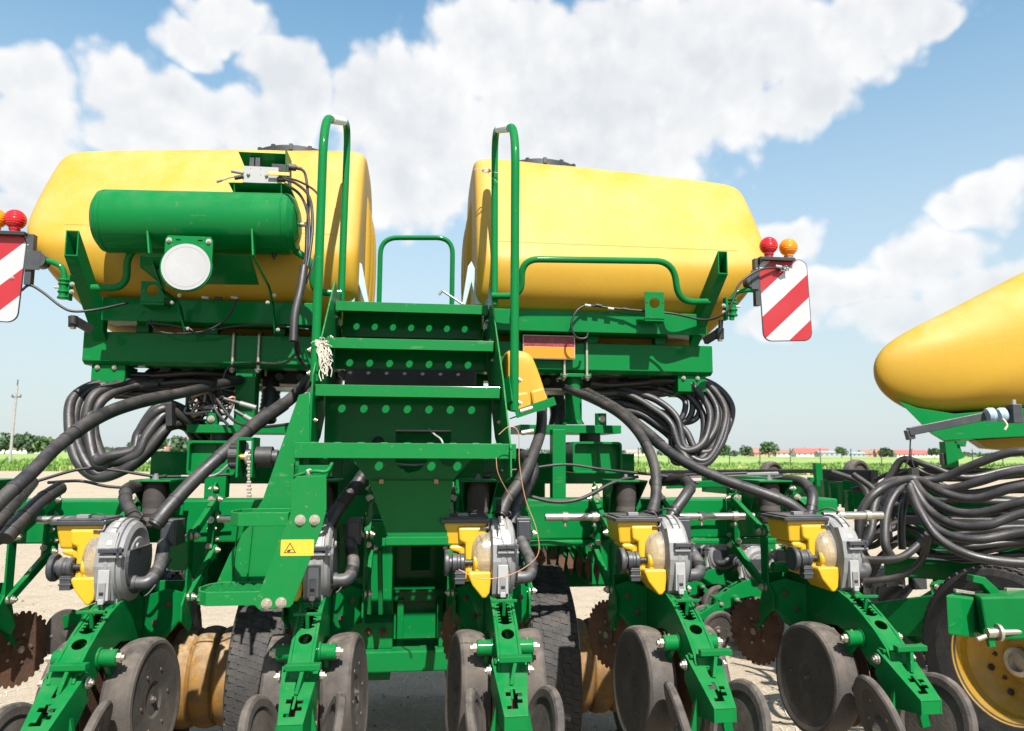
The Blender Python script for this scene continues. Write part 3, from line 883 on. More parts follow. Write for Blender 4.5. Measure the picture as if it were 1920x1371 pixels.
# ---- warning boards with marker lamps at both ends
for sgn in (-1, 1):
    YB = 3.55
    if sgn > 0:
        x0, x1, zt, zb = P(1426, 560, YB).x, P(1518, 560, YB).x, P(1475, 487, YB).z, P(1475, 640, YB).z
        lamps = [('lens_red', 1441, 461), ('lens_amber', 1478, 464)]
    else:
        x0, x1, zt, zb = P(-42, 520, YB).x, P(43, 520, YB).x, P(20, 438, YB).z, P(15, 604, YB).z
        lamps = [('lens_red', 29, 412), ('lens_amber', -8, 410)]
    cx, cz = (x0 + x1) / 2, (zt + zb) / 2
    lean = Matrix.Translation((cx, YB, cz)) @ Matrix.Rotation(R(2.0 if sgn > 0 else 2.0), 4, 'Y' if False else 'Y') @ Matrix.Translation((-cx, -YB, -cz))
    w, h = (x1 - x0) / 2, (zt - zb) / 2
    m = MB().prism([(cx + u, cz + v) for u, v in rrect(-w, -h, w, h, .045, 6)], 'y', YB, YB + .004, 'black')
    m.prism([(cx + u, cz + v) for u, v in rrect(-w + .004, -h + .004, w - .004, h - .004, .042, 6)], 'y', YB - .0015, YB - .0002, 'board_a' if sgn > 0 else 'board_b')
    if sgn < 0:
        m.bolt((cx + w * .55, YB - .001, cz + h * .0), (0, -1, 0), .006)
    ang = R(-2.0 if sgn > 0 else 2.0)
    m.xf(Matrix.Translation((cx, YB, cz)) @ Matrix.Rotation(ang, 4, 'Y') @ Matrix.Translation((-cx, -YB, -cz)))
    bd = part(m, 'warning_board', bevel=0, loc=(cx, YB, cz))
    bd['label'] = 'white board with diagonal red bars'
    # carrier behind the board
    ix = x0 - .01 if sgn > 0 else x1 + .006
    m = MB()
    m.span((ix - .016 if sgn > 0 else ix, YB - .004, cz - h * .15), (ix + .01 if sgn > 0 else ix + .028, YB + .03, cz + h * 1.0), 'charcoal')
    fx = P(1407 if sgn > 0 else 75, 520, YB).x
    m.span((min(fx, ix), YB - .012, P(1407, 543, YB).z if sgn > 0 else P(60, 507, YB).z), (max(fx, ix), YB - .008, P(1407, 508, YB).z if sgn > 0 else P(60, 471, YB).z), 'charcoal')
    m.cyl((fx + (.012 if sgn > 0 else -.012), YB - .01, cz + h * .42), (fx + (.012 if sgn > 0 else -.012), YB + .045, cz + h * .42), .034, 'charcoal', 16)
    lx0, lx1 = (P(1421, 490, YB).x, P(1486, 490, YB).x) if sgn > 0 else (P(-30, 440, YB).x, P(52, 440, YB).x)
    m.span((lx0, YB - .03, zt - .012), (lx1, YB + .05, zt + .004), 'black')
    m.span((lx0, YB - .03, zt - .03), (lx0 + .004, YB + .05, zt - .01), 'black')
    for dz in (.25, .5, .75): m.lathe([(.004, 0), (.004, .002)], (ix + (.006 if sgn < 0 else -.006), YB - .004, cz + h * dz), (0, -1, 0), 'zinc', 8, False)
    part(m, 'board_carrier', bevel=.001)
    for mt, u, v in lamps:
        lc = P(u, v, YB); rad = .045
        pf = [(.020, -.052), (.024, -.048), (.024, -.036)] + [(.0455 * math.sin(R(148 - 7 * k_)) + (.0007 if k_ % 2 else -.0007), .0455 * -math.cos(R(148 - 7 * k_)) * -1) for k_ in range(21)] + [(.001, .0462)]
        pf = pf[:3] + [(max(.001, .0455 * math.sin(R(142 - 7 * k_)) + (.0008 if k_ % 2 else -.0004)), .0455 * math.cos(R(142 - 7 * k_))) for k_ in range(21)]
        m = MB().lathe(pf, lc, (0, 0, 1), mt, 30)
        m.lathe([(.012, -.03), (.02, -.005), (.02, .012), (.008, .02)], lc, (0, 0, 1), 'grey_light', 12)
        lp = part(m, 'marker_lamp', bevel=0)
        part(MB().lathe([(.021, -.072), (.021, -.052)], lc, (0, 0, 1), 'reflex_red' if mt == 'lens_red' else 'grey', 14), 'lamp_base', lp, .001)
    # bent green arm to the corner post with a clamp
    if sgn > 0:
        pth = [(1425, 545, 3.56), (1400, 543, 3.56), (1374, 550, 3.56), (1372, 600, 3.56)]
        cl = (1374, 575); pl = (1362, 580)
    else:
        pth = [(70, 490, 3.56), (92, 489, 3.56), (119, 500, 3.56), (122, 550, 3.56)]
        cl = (119, 540); pl = (129, 540)
    m = MB().tube(fillet([P(*q) for q in pth], .08), .013, 'green', 12)
    c0 = P(cl[0], cl[1], 3.56)
    for dz in (-.045, -.018, .018, .035): m.lathe([(.021, -.006), (.024, 0), (.021, .006)], c0 + Vector((0, 0, dz)), (0, 0, 1), 'green', 14)
    m.cyl(c0 + Vector((0, 0, -.05)), c0 + Vector((0, 0, .03)), .018, 'green', 14)
    m.cyl(c0, c0 + Vector((sgn * .038, 0, .002)), .006, 'zinc', 8)
    pc = P(pl[0], pl[1], 3.57)
    m.span((pc.x - .006, 3.56, pc.z - .055), (pc.x + .006, 3.60, pc.z + .06), 'green')
    for dz in (-.02, .015): m.bolt(pc + Vector((-sgn * .02, -.015, dz)), (0, -1, 0), .008)
    part(m, 'board_arm', bevel=.001)
    # black stub lamp below the post
    if sgn > 0: s0, s1, s2 = (1352, 600), (1350, 628), (1322, 640)
    else: s0, s1, s2 = (137, 592), (137, 605), (170, 618)
    m = MB().cyl(P(s0[0], s0[1], 3.62), P(s1[0], s1[1], 3.62), .012, 'black', 10)
    m.bar(P(s1[0], s1[1] - 6, 3.62), P(s2[0], s2[1], 3.7), .03, .035, 'black')
    m.cyl(P(s1[0], s1[1] - 12, 3.62), P(s1[0], s1[1] + 8, 3.62), .020, 'black', 12)
    m.cyl(P(s1[0], s1[1] + 8, 3.62), P(s1[0], s1[1] + 12, 3.62), .012, 'zinc', 10)
    part(m, 'side_lamp', bevel=.001)
# lamp wiring
for lst, r_ in (([(40, 545, 3.56), (56, 535, 3.56), (80, 548, 3.56), (115, 575, 3.55), (140, 584, 3.56), (185, 580, 3.6), (240, 568, 3.7)], .006),
                ([(1478, 505, 3.56), (1440, 503, 3.52), (1412, 512, 3.5), (1385, 535, 3.5), (1372, 570, 3.5), (1355, 590, 3.52), (1320, 600, 3.6), (1260, 588, 3.7), (1180, 581, 3.76)], .006),
                ([(1180, 581, 3.76), (1140, 577, 3.77), (1100, 573, 3.77), (1080, 585, 3.76), (1071, 610, 3.76), (1080, 632, 3.77), (1098, 634, 3.78), (1103, 622, 3.78)], .006),
                ([(445, 560, 3.75), (430, 590, 3.75), (405, 612, 3.76), (370, 625, 3.77), (350, 615, 3.77), (285, 606, 3.79), (275, 612, 3.79)], .005),
                ([(280, 600, 3.8), (295, 620, 3.79), (330, 626, 3.78), (380, 622, 3.78), (440, 612, 3.78), (500, 610, 3.78), (580, 618, 3.78)], .005)):
    part(MB().tube(spline([P(*q) for q in lst]), r_, 'black', 8), 'lamp_wire', bevel=0)
for (u, v, ly, mt) in ((385, 558, 3.75, 'white'), (410, 560, 3.75, 'black'), (440, 558, 3.75, 'white'), (1102, 573, 3.76, 'white'), (1122, 573, 3.76, 'black'), (1145, 579, 3.76, 'white'), (1172, 580, 3.76, 'black')):
    c = P(u, v, ly); m = MB().cyl(c + Vector((-.016, 0, .002)), c + Vector((.016, 0, -.002)), .009 if mt == 'black' else .0075, mt, 10)
    part(m, 'cable_joint', bevel=.001)
m = MB()
c = P(1470, 505, 3.53)
for k in range(9):
    p = [c + Vector((random.uniform(-.02, .02), random.uniform(-.015, 0), random.uniform(-.012, .02))) for _ in range(5)]
    m.tube(spline(p, 4), .003, random.choice(['black', 'grey', 'grey_light', 'charcoal']), 6)
m.cyl(c + Vector((-.05, -.01, .012)), c + Vector((-.02, -.01, .008)), .008, 'white', 8)
part(m, 'plug_bundle', bevel=0)

# reflector on the beam
a, b = P(982, 629, 3.86), P(1077, 673, 3.86)
mid = a.z - (a.z - b.z) * .48
m = MB().span((a.x - .004, 3.862, b.z - .004), (b.x + .004, 3.866, a.z + .004), 'zinc')
rf = part(m, 'reflector', bevel=0)
part(MB().span((a.x, 3.859, mid + .0005), (b.x, 3.8615, a.z), 'reflex_red'), 'red_panel', rf, .0005)
part(MB().span((a.x, 3.859, b.z), (b.x, 3.8615, mid - .0005), 'reflex_amber'), 'amber_panel', rf, .0005)

# ---- stairs
XL, XR = -0.39, 0.305
STEPS = [(3.41, P(768, 569, 3.41).z, XL, XR), (3.12, P(768, 637, 3.12).z, XL, XR), (2.85, P(768, 724, 2.85).z, XL, XR), (2.58, P(768, 832, 2.58).z, -.4146, .333)]
for k, (ly, z, a, b) in enumerate(STEPS):
    dep = .23
    hs = []
    for i in range(7):
        xh = a + .085 + (b - a - .17) * i / 6
        hs.append(circle(xh, ly + .17, .0155, 12))
        if k < 2:
            for j in range(4): hs.append(circle(xh, ly + .025 + .032 * j, .011, 8, .0075))
    m = MB().prism([(a + .004, ly + .003), (b - .004, ly + .003), (b - .004, ly + dep), (a + .004, ly + dep)], 'z', z - .004, z, 'green_worn', holes=hs)
    tr = part(m, 'step', bevel=0)
    lip = .042 if k < 3 else .05
    m = MB().span((a, ly, z - lip), (b, ly + .003, z + .0015), 'green_worn')
    part(m, 'step_lip', tr, .0012)
    for sx in (a, b):
        s_ = 1 if sx == a else -1
        m = MB().span((sx + s_ * .001, ly + .004, z - lip * 1.15), (sx + s_ * .005, ly + dep, z - .004), 'green')
        m.bolt((sx + s_ * .006, ly + .06, z - .03), (s_, 0, 0), .006)
        part(m, 'step_end', tr, .001)
    if k < 3:
        hh = (.125, .10, .272)[k]
        yr = ly + dep + .001
        hl = []
        if k == 2:
            u0, u1, w0, w1 = P(742, 806, yr), P(846, 806, yr), P(742, 846, yr), P(846, 846, yr)
            hl = [[(u0.x, w0.z), (u1.x, w0.z), (u1.x, u0.z), (u0.x, u0.z)]]
        m = MB().prism([(a + .01, z - hh), (b - .01, z - hh), (b - .01, z - .002), (a + .01, z - .002)], 'y', yr, yr + .004, 'green', holes=hl)
        part(m, 'riser', tr, .001)
    if k == 3:
        m = MB()
        for i in range(9):
            m.lathe([(.016, 0), (.011, .004)], (a + .06 + (b - a - .12) * i / 8, ly + .025, z), (0, 0, 1), 'green_worn', 12)
        part(m, 'tread_dimple', tr, 0)
    if k in (2, 3):
        # bolt heads at the outer ends
        pass
# panel below the stairs, with the two cut-outs
q = [P(u, v, 2.815) for u, v in ((652, 842), (892, 842), (884, 862), (845, 905), (694, 905), (660, 862))]
h1 = [P(u, v, 2.815) for u, v in ((742, 846), (800, 846), (800, 868), (785, 882), (765, 887), (750, 878), (742, 866))]
h2 = [P(u, v, 2.815) for u, v in ((824, 846), (856, 846), (856, 862), (846, 874), (832, 872), (824, 862))]
m = MB().prism([(v.x, v.z) for v in q], 'y', 2.815, 2.819, 'green', holes=[[(v.x, v.z) for v in h1], [(v.x, v.z) for v in h2]])
pan = part(m, 'lower_panel', bevel=.001)
for u in (715, 818):
    c = P(u, 903, 2.80); part(MB().span((c.x - .008, 2.798, c.z - .008), (c.x + .008, 2.804, c.z + .008), 'copper'), 'clip', pan, .001)
q0 = [P(u, v, 2.812) for u, v in ((690, 900), (849, 900), (838, 1006), (727, 1006))]
m = MB().prism([(v.x, v.z) for v in q0], 'y', 2.806, 2.811, 'green')
a, b = P(724, 1006, 2.80), P(840, 1020, 2.80)
m.span((a.x, 2.77, b.z), (b.x, 2.812, a.z), 'green')
a, b = P(716, 1010, 2.80), P(848, 1024, 2.80)
m.span((a.x, 2.815, b.z), (b.x, 2.83, a.z), 'green')
part(m, 'apron', bevel=.003)
# wires hanging in the cut-outs
for lst, r_, mt in (([(805, 805, 3.0), (815, 815, 2.95), (828, 826, 2.9), (835, 850, 2.9)], .004, 'grey_light'), ([(890, 850, 2.75), (905, 858, 2.72), (925, 856, 2.72), (942, 846, 2.76)], .006, 'grey_light'), ([(740, 870, 2.86), (770, 872, 2.86), (800, 871, 2.86)], .004, 'grey')):
    part(MB().tube(spline([P(*q) for q in lst]), r_, mt, 6), 'loose_wire', bevel=0)
# stringers
for sgn in (-1, 1):
    if sgn < 0:
        x = XL - .004
        pr = [(3.72, P(640, 540, 3.6).z + .0), (3.50, 2.335), (3.42, 2.38), (3.30, 2.29), (2.82, 1.885), (2.80, 1.62), (2.92, 1.60), (3.08, 1.66), (3.72, 2.15)]
        m = MB().prism(pr, 'x', x - .006, x, 'green_worn')
    else:
        x = XR + .004
        pr = [(3.72, 2.36), (3.50, 2.335), (3.42, 2.385), (3.30, 2.29), (2.82, 1.885), (2.56, 1.62), (2.545, 1.52), (2.70, 1.50), (2.92, 1.60), (3.08, 1.66), (3.72, 2.15)]
        m = MB().prism(pr, 'x', x, x + .006, 'green_worn')
    st = part(m, 'stringer', bevel=.001)
    for (yy, zz) in ((3.46, 2.22), (3.2, 2.0), (2.95, 1.83), (2.9, 1.72), (2.66, 1.6), (3.3, 2.1)):
        if sgn < 0 and yy < 2.8: continue
        part(MB().bolt((x - sgn * .001, yy, zz), (-sgn, 0, 0), .007), 'bolt', st, 0)
# upright at the left below the third step
m = MB().span((XL - .012, 2.80, 1.50), (XL - .002, 2.86, P(590, 735, 2.83).z), 'green')
m.span((XL - .04, 2.78, P(600, 880, 2.8).z), (XL + .06, 2.80, P(600, 850, 2.8).z), 'green')
part(m, 'step_upright')
# platform behind the stairs
m = MB().span((XL, 3.66, 2.20), (XR, 4.9, 2.215), 'green'); part(m, 'platform')
part(MB().span((XL + .03, 3.68, 1.70), (XR - .03, 3.90, 2.18), 'black'), 'light_block_box', bevel=.006)  # added black box, stops sunlight coming through the gaps between steps
# handrails
for pts in ([(590, 715, 2.90), (601, 221, 2.90), (637, 229, 3.78), (640, 566, 3.72)], [(964, 770, 2.90), (962, 238, 2.90), (912, 243, 3.78), (911, 572, 3.72)]):
    w = [P(*q) for q in pts]
    w[1].x = w[0].x; w[2].x = w[3].x = w[0].x
    m = MB().tube(fillet(w, .17, 9), .0175, 'green', 14)
    hr = part(m, 'handrail', bevel=0)
    dv = (w[2] - w[1])
    part(MB().tube([w[1] + dv * .22, w[1] + dv * .5, w[1] + dv * .76], .0192, 'grip', 14), 'grip_tape', hr, 0)
    m = MB()
    sg = 1 if w[0].x < 0 else -1
    for zz in (w[0].z + .03, w[0].z + .12): m.bolt((w[0].x + (-.018 if sg > 0 else .018), 2.90, zz), (-sg, 0, 0), .009)
    m.bar(w[0] + Vector((sg * .02, 0, .03)), w[0] + Vector((sg * .03, .02, .13)), .006, .05, 'green')
    part(m, 'rail_foot', hr, .001)
gp = [P(714, 566, 5.2), P(714, 446, 5.2), P(849, 446, 5.2), P(847, 570, 5.2)]
gp[0].x = gp[1].x; gp[3].x = gp[2].x
part(MB().tube(fillet([gp[0] + Vector((0, 0, -.4)), gp[1], gp[2], gp[3] + Vector((0, 0, -.4))], .12, 8), .0175, 'green', 12), 'platform_gate', bevel=0)
m = MB().tube(fillet([P(823, 553, 3.7), P(829, 545, 3.7), P(868, 571, 3.66)], .01), .006, 'steel', 8)
part(m, 'crank', bevel=0)

# folding lower ladder at the left
LF, LB = 2.44, 2.64
q = [P(u, v, LF) for u, v in ((545, 905), (557, 893), (612, 892), (612, 955), (604, 990), (549, 1133), (543, 1139), (486, 1144), (476, 1134), (541, 975), (545, 960))]
bp = [P(u, v, LF) for u, v in ((563, 975), (590, 975), (500, 1132), (527, 1130))]
m = MB().prism([(v.x, v.z) for v in q], 'y', LF, LF + .006, 'green_worn')
lad = part(m, 'ladder_plate', bevel=.0015)
for b_ in bp:
    part(MB().bolt(b_, (0, -1, 0), .0125, 'zinc', .010), 'bolt', lad, .0008)
# warning sticker
a, b = P(527, 1012, LF), P(588, 1042, LF)
yy = LF - .0012
st = part(MB().prism([(u, v) for u, v in rrect(a.x, b.z, b.x, a.z, .003, 3)], 'y', yy, LF - .0002, 'sticker'), 'warning_sticker', lad, 0, label='yellow sticker with a warning triangle and an open book')
t = [(P(u, v, LF).x, P(u, v, LF).z) for u, v in ((532, 1037), (555, 1037), (544, 1017))]
ti = [(P(u, v, LF).x, P(u, v, LF).z) for u, v in ((534.5, 1035.6), (552.5, 1035.6), (544, 1020))]
m = MB().prism(t, 'y', yy - .0005, yy - .0001, 'ink', holes=[ti])
e = P(541.5, 1033, LF); m.prism(circle(e.x, e.z, .0058, 10, .0034), 'y', yy - .0005, yy - .0001, 'ink')
m.bar((e.x, yy - .0003, e.z + .003), (e.x + .011, yy - .0003, e.z + .0045), .0004, .0016, 'ink')
for (x0, y0, x1, y1) in ((561, 1019, 573, 1020), (574, 1019, 585, 1020), (561, 1036, 573, 1037), (574, 1036, 585, 1037), (561, 1019, 562, 1037), (573, 1019, 574, 1037), (584.5, 1019, 585.3, 1037)):
    u, v = P(x0, y0, LF), P(x1, y1, LF); m.span((u.x, yy - .0005, v.z), (v.x, yy - .0001, u.z), 'ink_soft')
part(m, 'sticker_print', st, 0)
q = [P(u, v, LB) for u, v in ((560, 741), (580, 735), (580, 885), (572, 960), (560, 990), (500, 1112), (398, 1112), (430, 1040), (478, 960), (492, 938))]
m = MB().prism([(v.x, v.z) for v in q], 'y', LB, LB + .006, 'green_worn')
bk = part(m, 'ladder_back_plate', bevel=.0015)
for u0, u1 in ((433, 447), (462, 474)):  # two narrow raised strips on the back plate
    a, b = P(u1, 985, LB), P(u0, 1110, LB)
    part(MB().bar((a.x, LB - .004, a.z), (b.x, LB - .004, b.z), .004, .012, 'green', up=(0, 1, 0)), 'back_strip', bk, .001)


def d_step(cx, cz, w, name, bars=6):
    """step with a rounded outer end, toothed bars across"""
    m = MB()
    y0, y1 = LF + .008, LB - .002
    h = .042
    outer = [(cx + w, y0), (cx + w, y1), (cx - w * .55, y1), (cx - w * .85, y1 - .03), (cx - w, y1 - .09), (cx - w, y0 + .09), (cx - w * .85, y0 + .03), (cx - w * .55, y0)]
    ccx, ccy = cx, (y0 + y1) / 2
    inner = [(ccx + (u - ccx) * .93, ccy + (v - ccy) * .93) for u, v in outer]
    m.prism(outer, 'z', cz - h, cz, 'green_worn', holes=[inner])
    o = part(m, name, bevel=.002)
    for k in range(bars):
        yy_ = y0 + (y1 - y0) * (k + .7) / 6.4
        m = MB()
        n = 12
        pts = []
        for i in range(n):
            xx = cx - w * .86 + (w * 1.8) * i / (n - 1)
            pts.append((xx, cz - .012 + (.012 if i % 2 else .0)))
        pts = [(cx - w * .86, cz - .03)] + pts + [(cx + w * .93, cz - .03)]
        m.prism(pts[::-1], 'y', yy_, yy_ + .005, 'green_worn')
        part(m, 'tread_bar', o, 0)


c = P(437, 1100, 2.54); d_step(c.x, c.z, .105, 'ladder_step')
c = P(492, 957, 2.54); d_step(c.x, c.z, .098, 'ladder_step', 0)
m = MB(); a = P(560, 862, 2.5)
m.span((P(553, 862, 2.58).x, 2.59, P(560, 893, 2.6).z), (P(560, 862, 2.58).x, 2.80, P(560, 850, 2.6).z), 'green_worn')
m.span((P(553, 862, 2.58).x, 2.59, P(560, 893, 2.6).z), (P(622, 862, 2.58).x, 2.595, P(560, 872, 2.6).z), 'green')
m.tube(spline([P(553, 893, 2.58), P(585, 884, 2.55), P(612, 884, 2.55), P(623, 868, 2.6)]), .006, 'green_worn', 8)
m.bolt(P(580, 886, 2.56), (0, -1, .2), .009)
part(m, 'ladder_hinge', bevel=.001)

# small yellow water tank right of the stairs
YW = 3.05
q = [P(u, v, YW) for u, v in ((945, 657), (958, 652), (992, 656), (1003, 668), (1026, 735), (1029, 752), (1020, 760), (995, 768), (965, 772), (948, 760))]
xs = [v.x for v in q]; zs = [v.z for v in q]
m = MB()
n = len(q); rings = []
cx, cz = sum(xs) / n, sum(zs) / n
for (yy, sc) in ((YW - .001, .0), (YW, .80), (YW + .015, .95), (YW + .04, 1.0), (YW + .15, 1.0), (YW + .18, .95), (YW + .195, .8), (YW + .196, 0)):
    rings.append([(cx + (v.x - cx) * sc, yy, cz + (v.z - cz) * sc) for v in q])
vs = [v for r_ in rings for v in r_]
fs = [(k * n + i, (k + 1) * n + i, (k + 1) * n + (i + 1) % n, k * n + (i + 1) % n) for k in range(len(rings) - 1) for i in range(n)]
m.add(vs, fs, 'tank', True)
o = part(m, 'water_tank', bevel=0)
bm = bmesh.new(); bm.from_mesh(o.data); bmesh.ops.remove_doubles(bm, verts=bm.verts, dist=1e-5); bmesh.ops.recalc_face_normals(bm, faces=bm.faces); bm.to_mesh(o.data); bm.free()
ss = o.modifiers.new('round', 'SUBSURF'); ss.levels = 1; ss.render_levels = 2
a, b = P(966, 777, YW), P(1040, 752, YW)
m = MB().bar(a + Vector((0, .09, -.01)), b + Vector((0, .09, -.01)), .2, .005, 'green'); m.bar(a + Vector((0, -.012, -.0)), b + Vector((0, -.012, -.0)), .004, .035, 'green')
part(m, 'tank_shelf', o, .001)
for lst in (((966, 738), (990, 734), (997, 762), (985, 770), (968, 773)), ((994, 733), (1019, 726), (1028, 748), (1022, 758), (1000, 764))):
    q = [P(u, v, YW - .012) for u, v in lst]
    part(MB().prism([(v.x, v.z) for v in q], 'y', YW - .012, YW + .05, 'tank'), 'tank_foot', o, .010)
for u0, v0, u1, v1 in ((975, 772, 998, 765), (978, 812, 1000, 808)): part(MB().cyl(P(u0, v0, 2.93), P(u1, v1, 2.93), .010, 'zinc', 8), 'shelf_bolt', o, .001)

# ---- posts between toolbar and tank beam
m = MB().span((P(441, 740, 3.95).x, 3.94, P(460, 800, 3.95).z), (P(479, 740, 3.95).x, 4.04, 2.027), 'green'); part(m, 'tank_post')
x = P(1077, 740, 3.95).x
m = MB().cyl((x, 3.98, P(1077, 795, 3.95).z), (x, 3.98, 2.02), .046, 'green', 24)
m.box((x, 3.98, 2.017), (.17, .15, .02), 'green'); m.lathe([(.06, 0), (.048, .02)], (x, 3.98, P(1077, 795, 3.95).z), (0, 0, 1), 'green', 20)
for dx in (-.065, .065): m.bolt((x + dx, 3.92, 2.006), (0, 0, -1), .013)
part(m, 'tank_post')
for (u0, u1) in ((350, 565), (975, 1165)):
    a, b = P(u0, 796, 3.75), P(u1, 813, 3.75)
    m = MB().span((a.x, 3.75, b.z), (b.x, 4.15, a.z), 'green')
    for u in ((397,) if u0 < 500 else (1128,)):
        c = P(u, 786, 3.78); m.cyl((c.x, 3.80, c.z - .05), (c.x, 3.80, c.z + .03), .03, 'green', 14); m.bolt((c.x, 3.77, c.z), (0, -1, 0), .013)
    part(m, 'cross_plate', bevel=.002)
for (u0, u1, v0, v1) in ((352, 440, 826, 892), (1074, 1167, 828, 888)):
    a, b = P(u0, v0, 3.68), P(u1, v1, 3.68)
    c = ((a.x + b.x) / 2, (a.z + b.z) / 2)
    m = MB().prism(rrect(a.x, b.z, b.x, a.z, .02), 'y', 3.68, 3.95, 'green', holes=[rrect(a.x + .01, b.z + .012, b.x - .01, a.z - .012, .015)])
    m.span((a.x + .008, 3.72, b.z + .01), (b.x - .008, 3.724, a.z - .01), 'green'); m.span((c[0] + .01, 3.715, b.z + .01), (c[0] + .016, 3.722, a.z - .01), 'green')
    bx_ = part(m, 'wing_hinge_box', bevel=.002)
    part(MB().cyl((c[0], 3.85, a.z - .002), (c[0], 3.85, P(u0, 800, 3.8).z), .055, 'black', 18), 'hinge_pin', bx_, .002)
m = MB().span((P(1036, 850, 3.62).x, 3.62, 1.384), (P(1061, 850, 3.62).x, 3.70, P(1050, 805, 3.62).z), 'green'); part(m, 'upright')
m = MB().span((P(385, 850, 3.65).x, 3.66, P(400, 935, 3.62).z), (P(425, 850, 3.65).x, 3.74, P(400, 880, 3.62).z), 'green'); part(m, 'upright')

# ---- toolbar carrying the row units
TZ0, TZ1 = 1.20, 1.385
for (x0, x1) in ((-3.2, -1.12), (-.62, 1.98)):
    pass
m = MB().span((-3.3, 3.52, TZ0), (-.55, 3.70, TZ1), 'green'); part(m, 'toolbar', bevel=.008)
m = MB().span((.36, 3.52, TZ0), (2.06, 3.70, TZ1), 'green')
m.span((.36, 3.50, TZ0 - .03), (2.06, 3.54, TZ0 - .002), 'green')
part(m, 'toolbar', bevel=.008)
m = MB().span((-.60, 4.12, TZ0 + .02), (.41, 4.28, TZ1 - .01), 'green'); part(m, 'toolbar', bevel=.008)
# drive shaft, jointed between units
for (xa, xb, r_) in ((-2.4, -1.32, .015), (-.82, -.66, .015), (-.78, -.40, .014), (.55, .84, .017), (.8, 1.0, .012), (1.15, 1.5, .016), (1.83, 2.12, .018), (-.1, .1, .014)):
    m = MB().cyl((xa, 3.26, 1.325), (xb, 3.26, 1.325), r_, 'steel', 14)
    if r_ > .0155:
        for xx in (xa + (xb - xa) * .3, xa + (xb - xa) * .75): m.cyl((xx - .012, 3.26, 1.325), (xx + .012, 3.26, 1.325), r_ + .005, 'zinc', 10); m.cyl((xx, 3.26, 1.30), (xx, 3.26, 1.285), .007, 'zinc', 6)
    part(m, 'drive_shaft', bevel=.001)
# vacuum pipe run and wiring along the bar
for lst, r_, mt in (([(70, 902, 3.1), (150, 880, 3.2), (210, 881, 3.25), (290, 893, 3.3), (360, 893, 3.3), (430, 890, 3.3)], .006, 'black'), ([(90, 905, 3.1), (150, 902, 3.2), (200, 912, 3.2), (250, 915, 3.2)], .006, 'black'),
                    ([(905, 886, 3.2), (980, 880, 3.2), (1060, 871, 3.2), (1130, 880, 3.2), (1230, 890, 3.25), (1330, 889, 3.3), (1400, 887, 3.3)], .006, 'black'),
                    ([(990, 930, 3.15), (1040, 941, 3.15), (1090, 935, 3.15), (1150, 905, 3.2), (1190, 895, 3.25)], .008, 'black'),
                    ([(1180, 885, 3.25), (1240, 892, 3.25), (1310, 906, 3.25)], .006, 'black'), ([(430, 870, 3.2), (400, 892, 3.2), (340, 893, 3.2)], .005, 'grey')):
    part(MB().tube(spline([P(*q) for q in lst]), r_, mt, 8), 'cable', bevel=0)

# ---- centre frame seen between the middle units
m = MB()
a, b = P(716, 1025, 3.95), P(862, 1240, 3.95)
m.span((P(690, 1100, 3.9).x, 3.9, .48), (P(735, 1100, 3.9).x, 4.3, 1.25), 'green')
m.span((P(838, 1100, 3.9).x, 3.9, .48), (P(880, 1100, 3.9).x, 4.3, 1.25), 'green')
part(m, 'centre_frame', bevel=.005)
m = MB().span((P(735, 1100, 4.25).x, 4.2, .5), (P(845, 1100, 4.25).x, 4.23, .86), 'green')
m.span((P(735, 1100, 4.2).x - .01, 4.18, .80), (P(845, 1100, 4.25).x, 4.2, .86), 'green')
for u in (752, 826): m.span((P(u - 6, 1100, 4.18).x, 4.15, .5), (P(u + 6, 1100, 4.18).x, 4.2, .82), 'green')
part(m, 'centre_panel', bevel=.004)
m = MB().span((P(640, 1240, 3.75).x, 3.7, P(640, 1262, 3.72).z), (P(880, 1240, 3.75).x, 3.95, P(640, 1222, 3.72).z), 'green'); part(m, 'centre_cross_beam', bevel=.008)
for u0, u1, bs in ((640, 735, (690, 718)), (822, 890, (830, 858))):
    m = MB().span((P(u0, 1200, 3.75).x, 3.75, P(640, 1222, 3.72).z), (P(u1, 1240, 3.75).x, 3.95, P(640, 1172, 3.72).z), 'green')
    for u in bs: m.bolt(P(u, 1185, 3.745), (0, -1, 0), .012, 'rust')
    part(m, 'axle_mount', bevel=.004)
# mast and front frame closing the view below the platform
x0, x1 = P(640, 900, 4.4).x, P(905, 900, 4.4).x
part(MB().span((x0, 4.4, 1.26), (x1, 4.62, 2.05), 'green'), 'mast', bevel=.006)
w0, w1 = P(772, 1050, 4.4).x, P(806, 1050, 4.4).x
part(MB().prism([(x0, .5), (x1, .5), (x1, 1.25), (x0, 1.25)], 'y', 4.40, 4.43, 'green', holes=[[(w0, .93), (w1, .93), (w1, 1.09), (w0, 1.09)]]), 'mast_panel', bevel=.004)
part(MB().span((-1.55, 5.0, .72), (1.40, 5.2, 1.22), 'green'), 'front_frame', bevel=.01)
part(MB().span((-.95, 5.22, .30), (.88, 5.30, 1.45), 'green'), 'skylight_block', bevel=.01)  # added panel, blocks skylight from the front to keep the centre dark
part(MB().span((-1.5, 4.45, 1.42), (-.40, 4.6, 1.60), 'green'), 'front_bar', bevel=.006)
part(MB().span((.36, 4.45, 1.42), (1.3, 4.6, 1.60), 'green'), 'front_bar', bevel=.006)
for xx in (-1.25, -.75, .62, 1.12):
    part(MB().span((xx - .05, 4.62, .8), (xx + .05, 4.98, 1.18), 'green'), 'front_gusset', bevel=.004)
for u, mt in ((690, 'green'), (712, 'green')):
    m = MB().bar(P(u, 1030, 3.5), P(u + 2, 1150, 3.6), .02, .03, 'green'); part(m, 'link_bar')

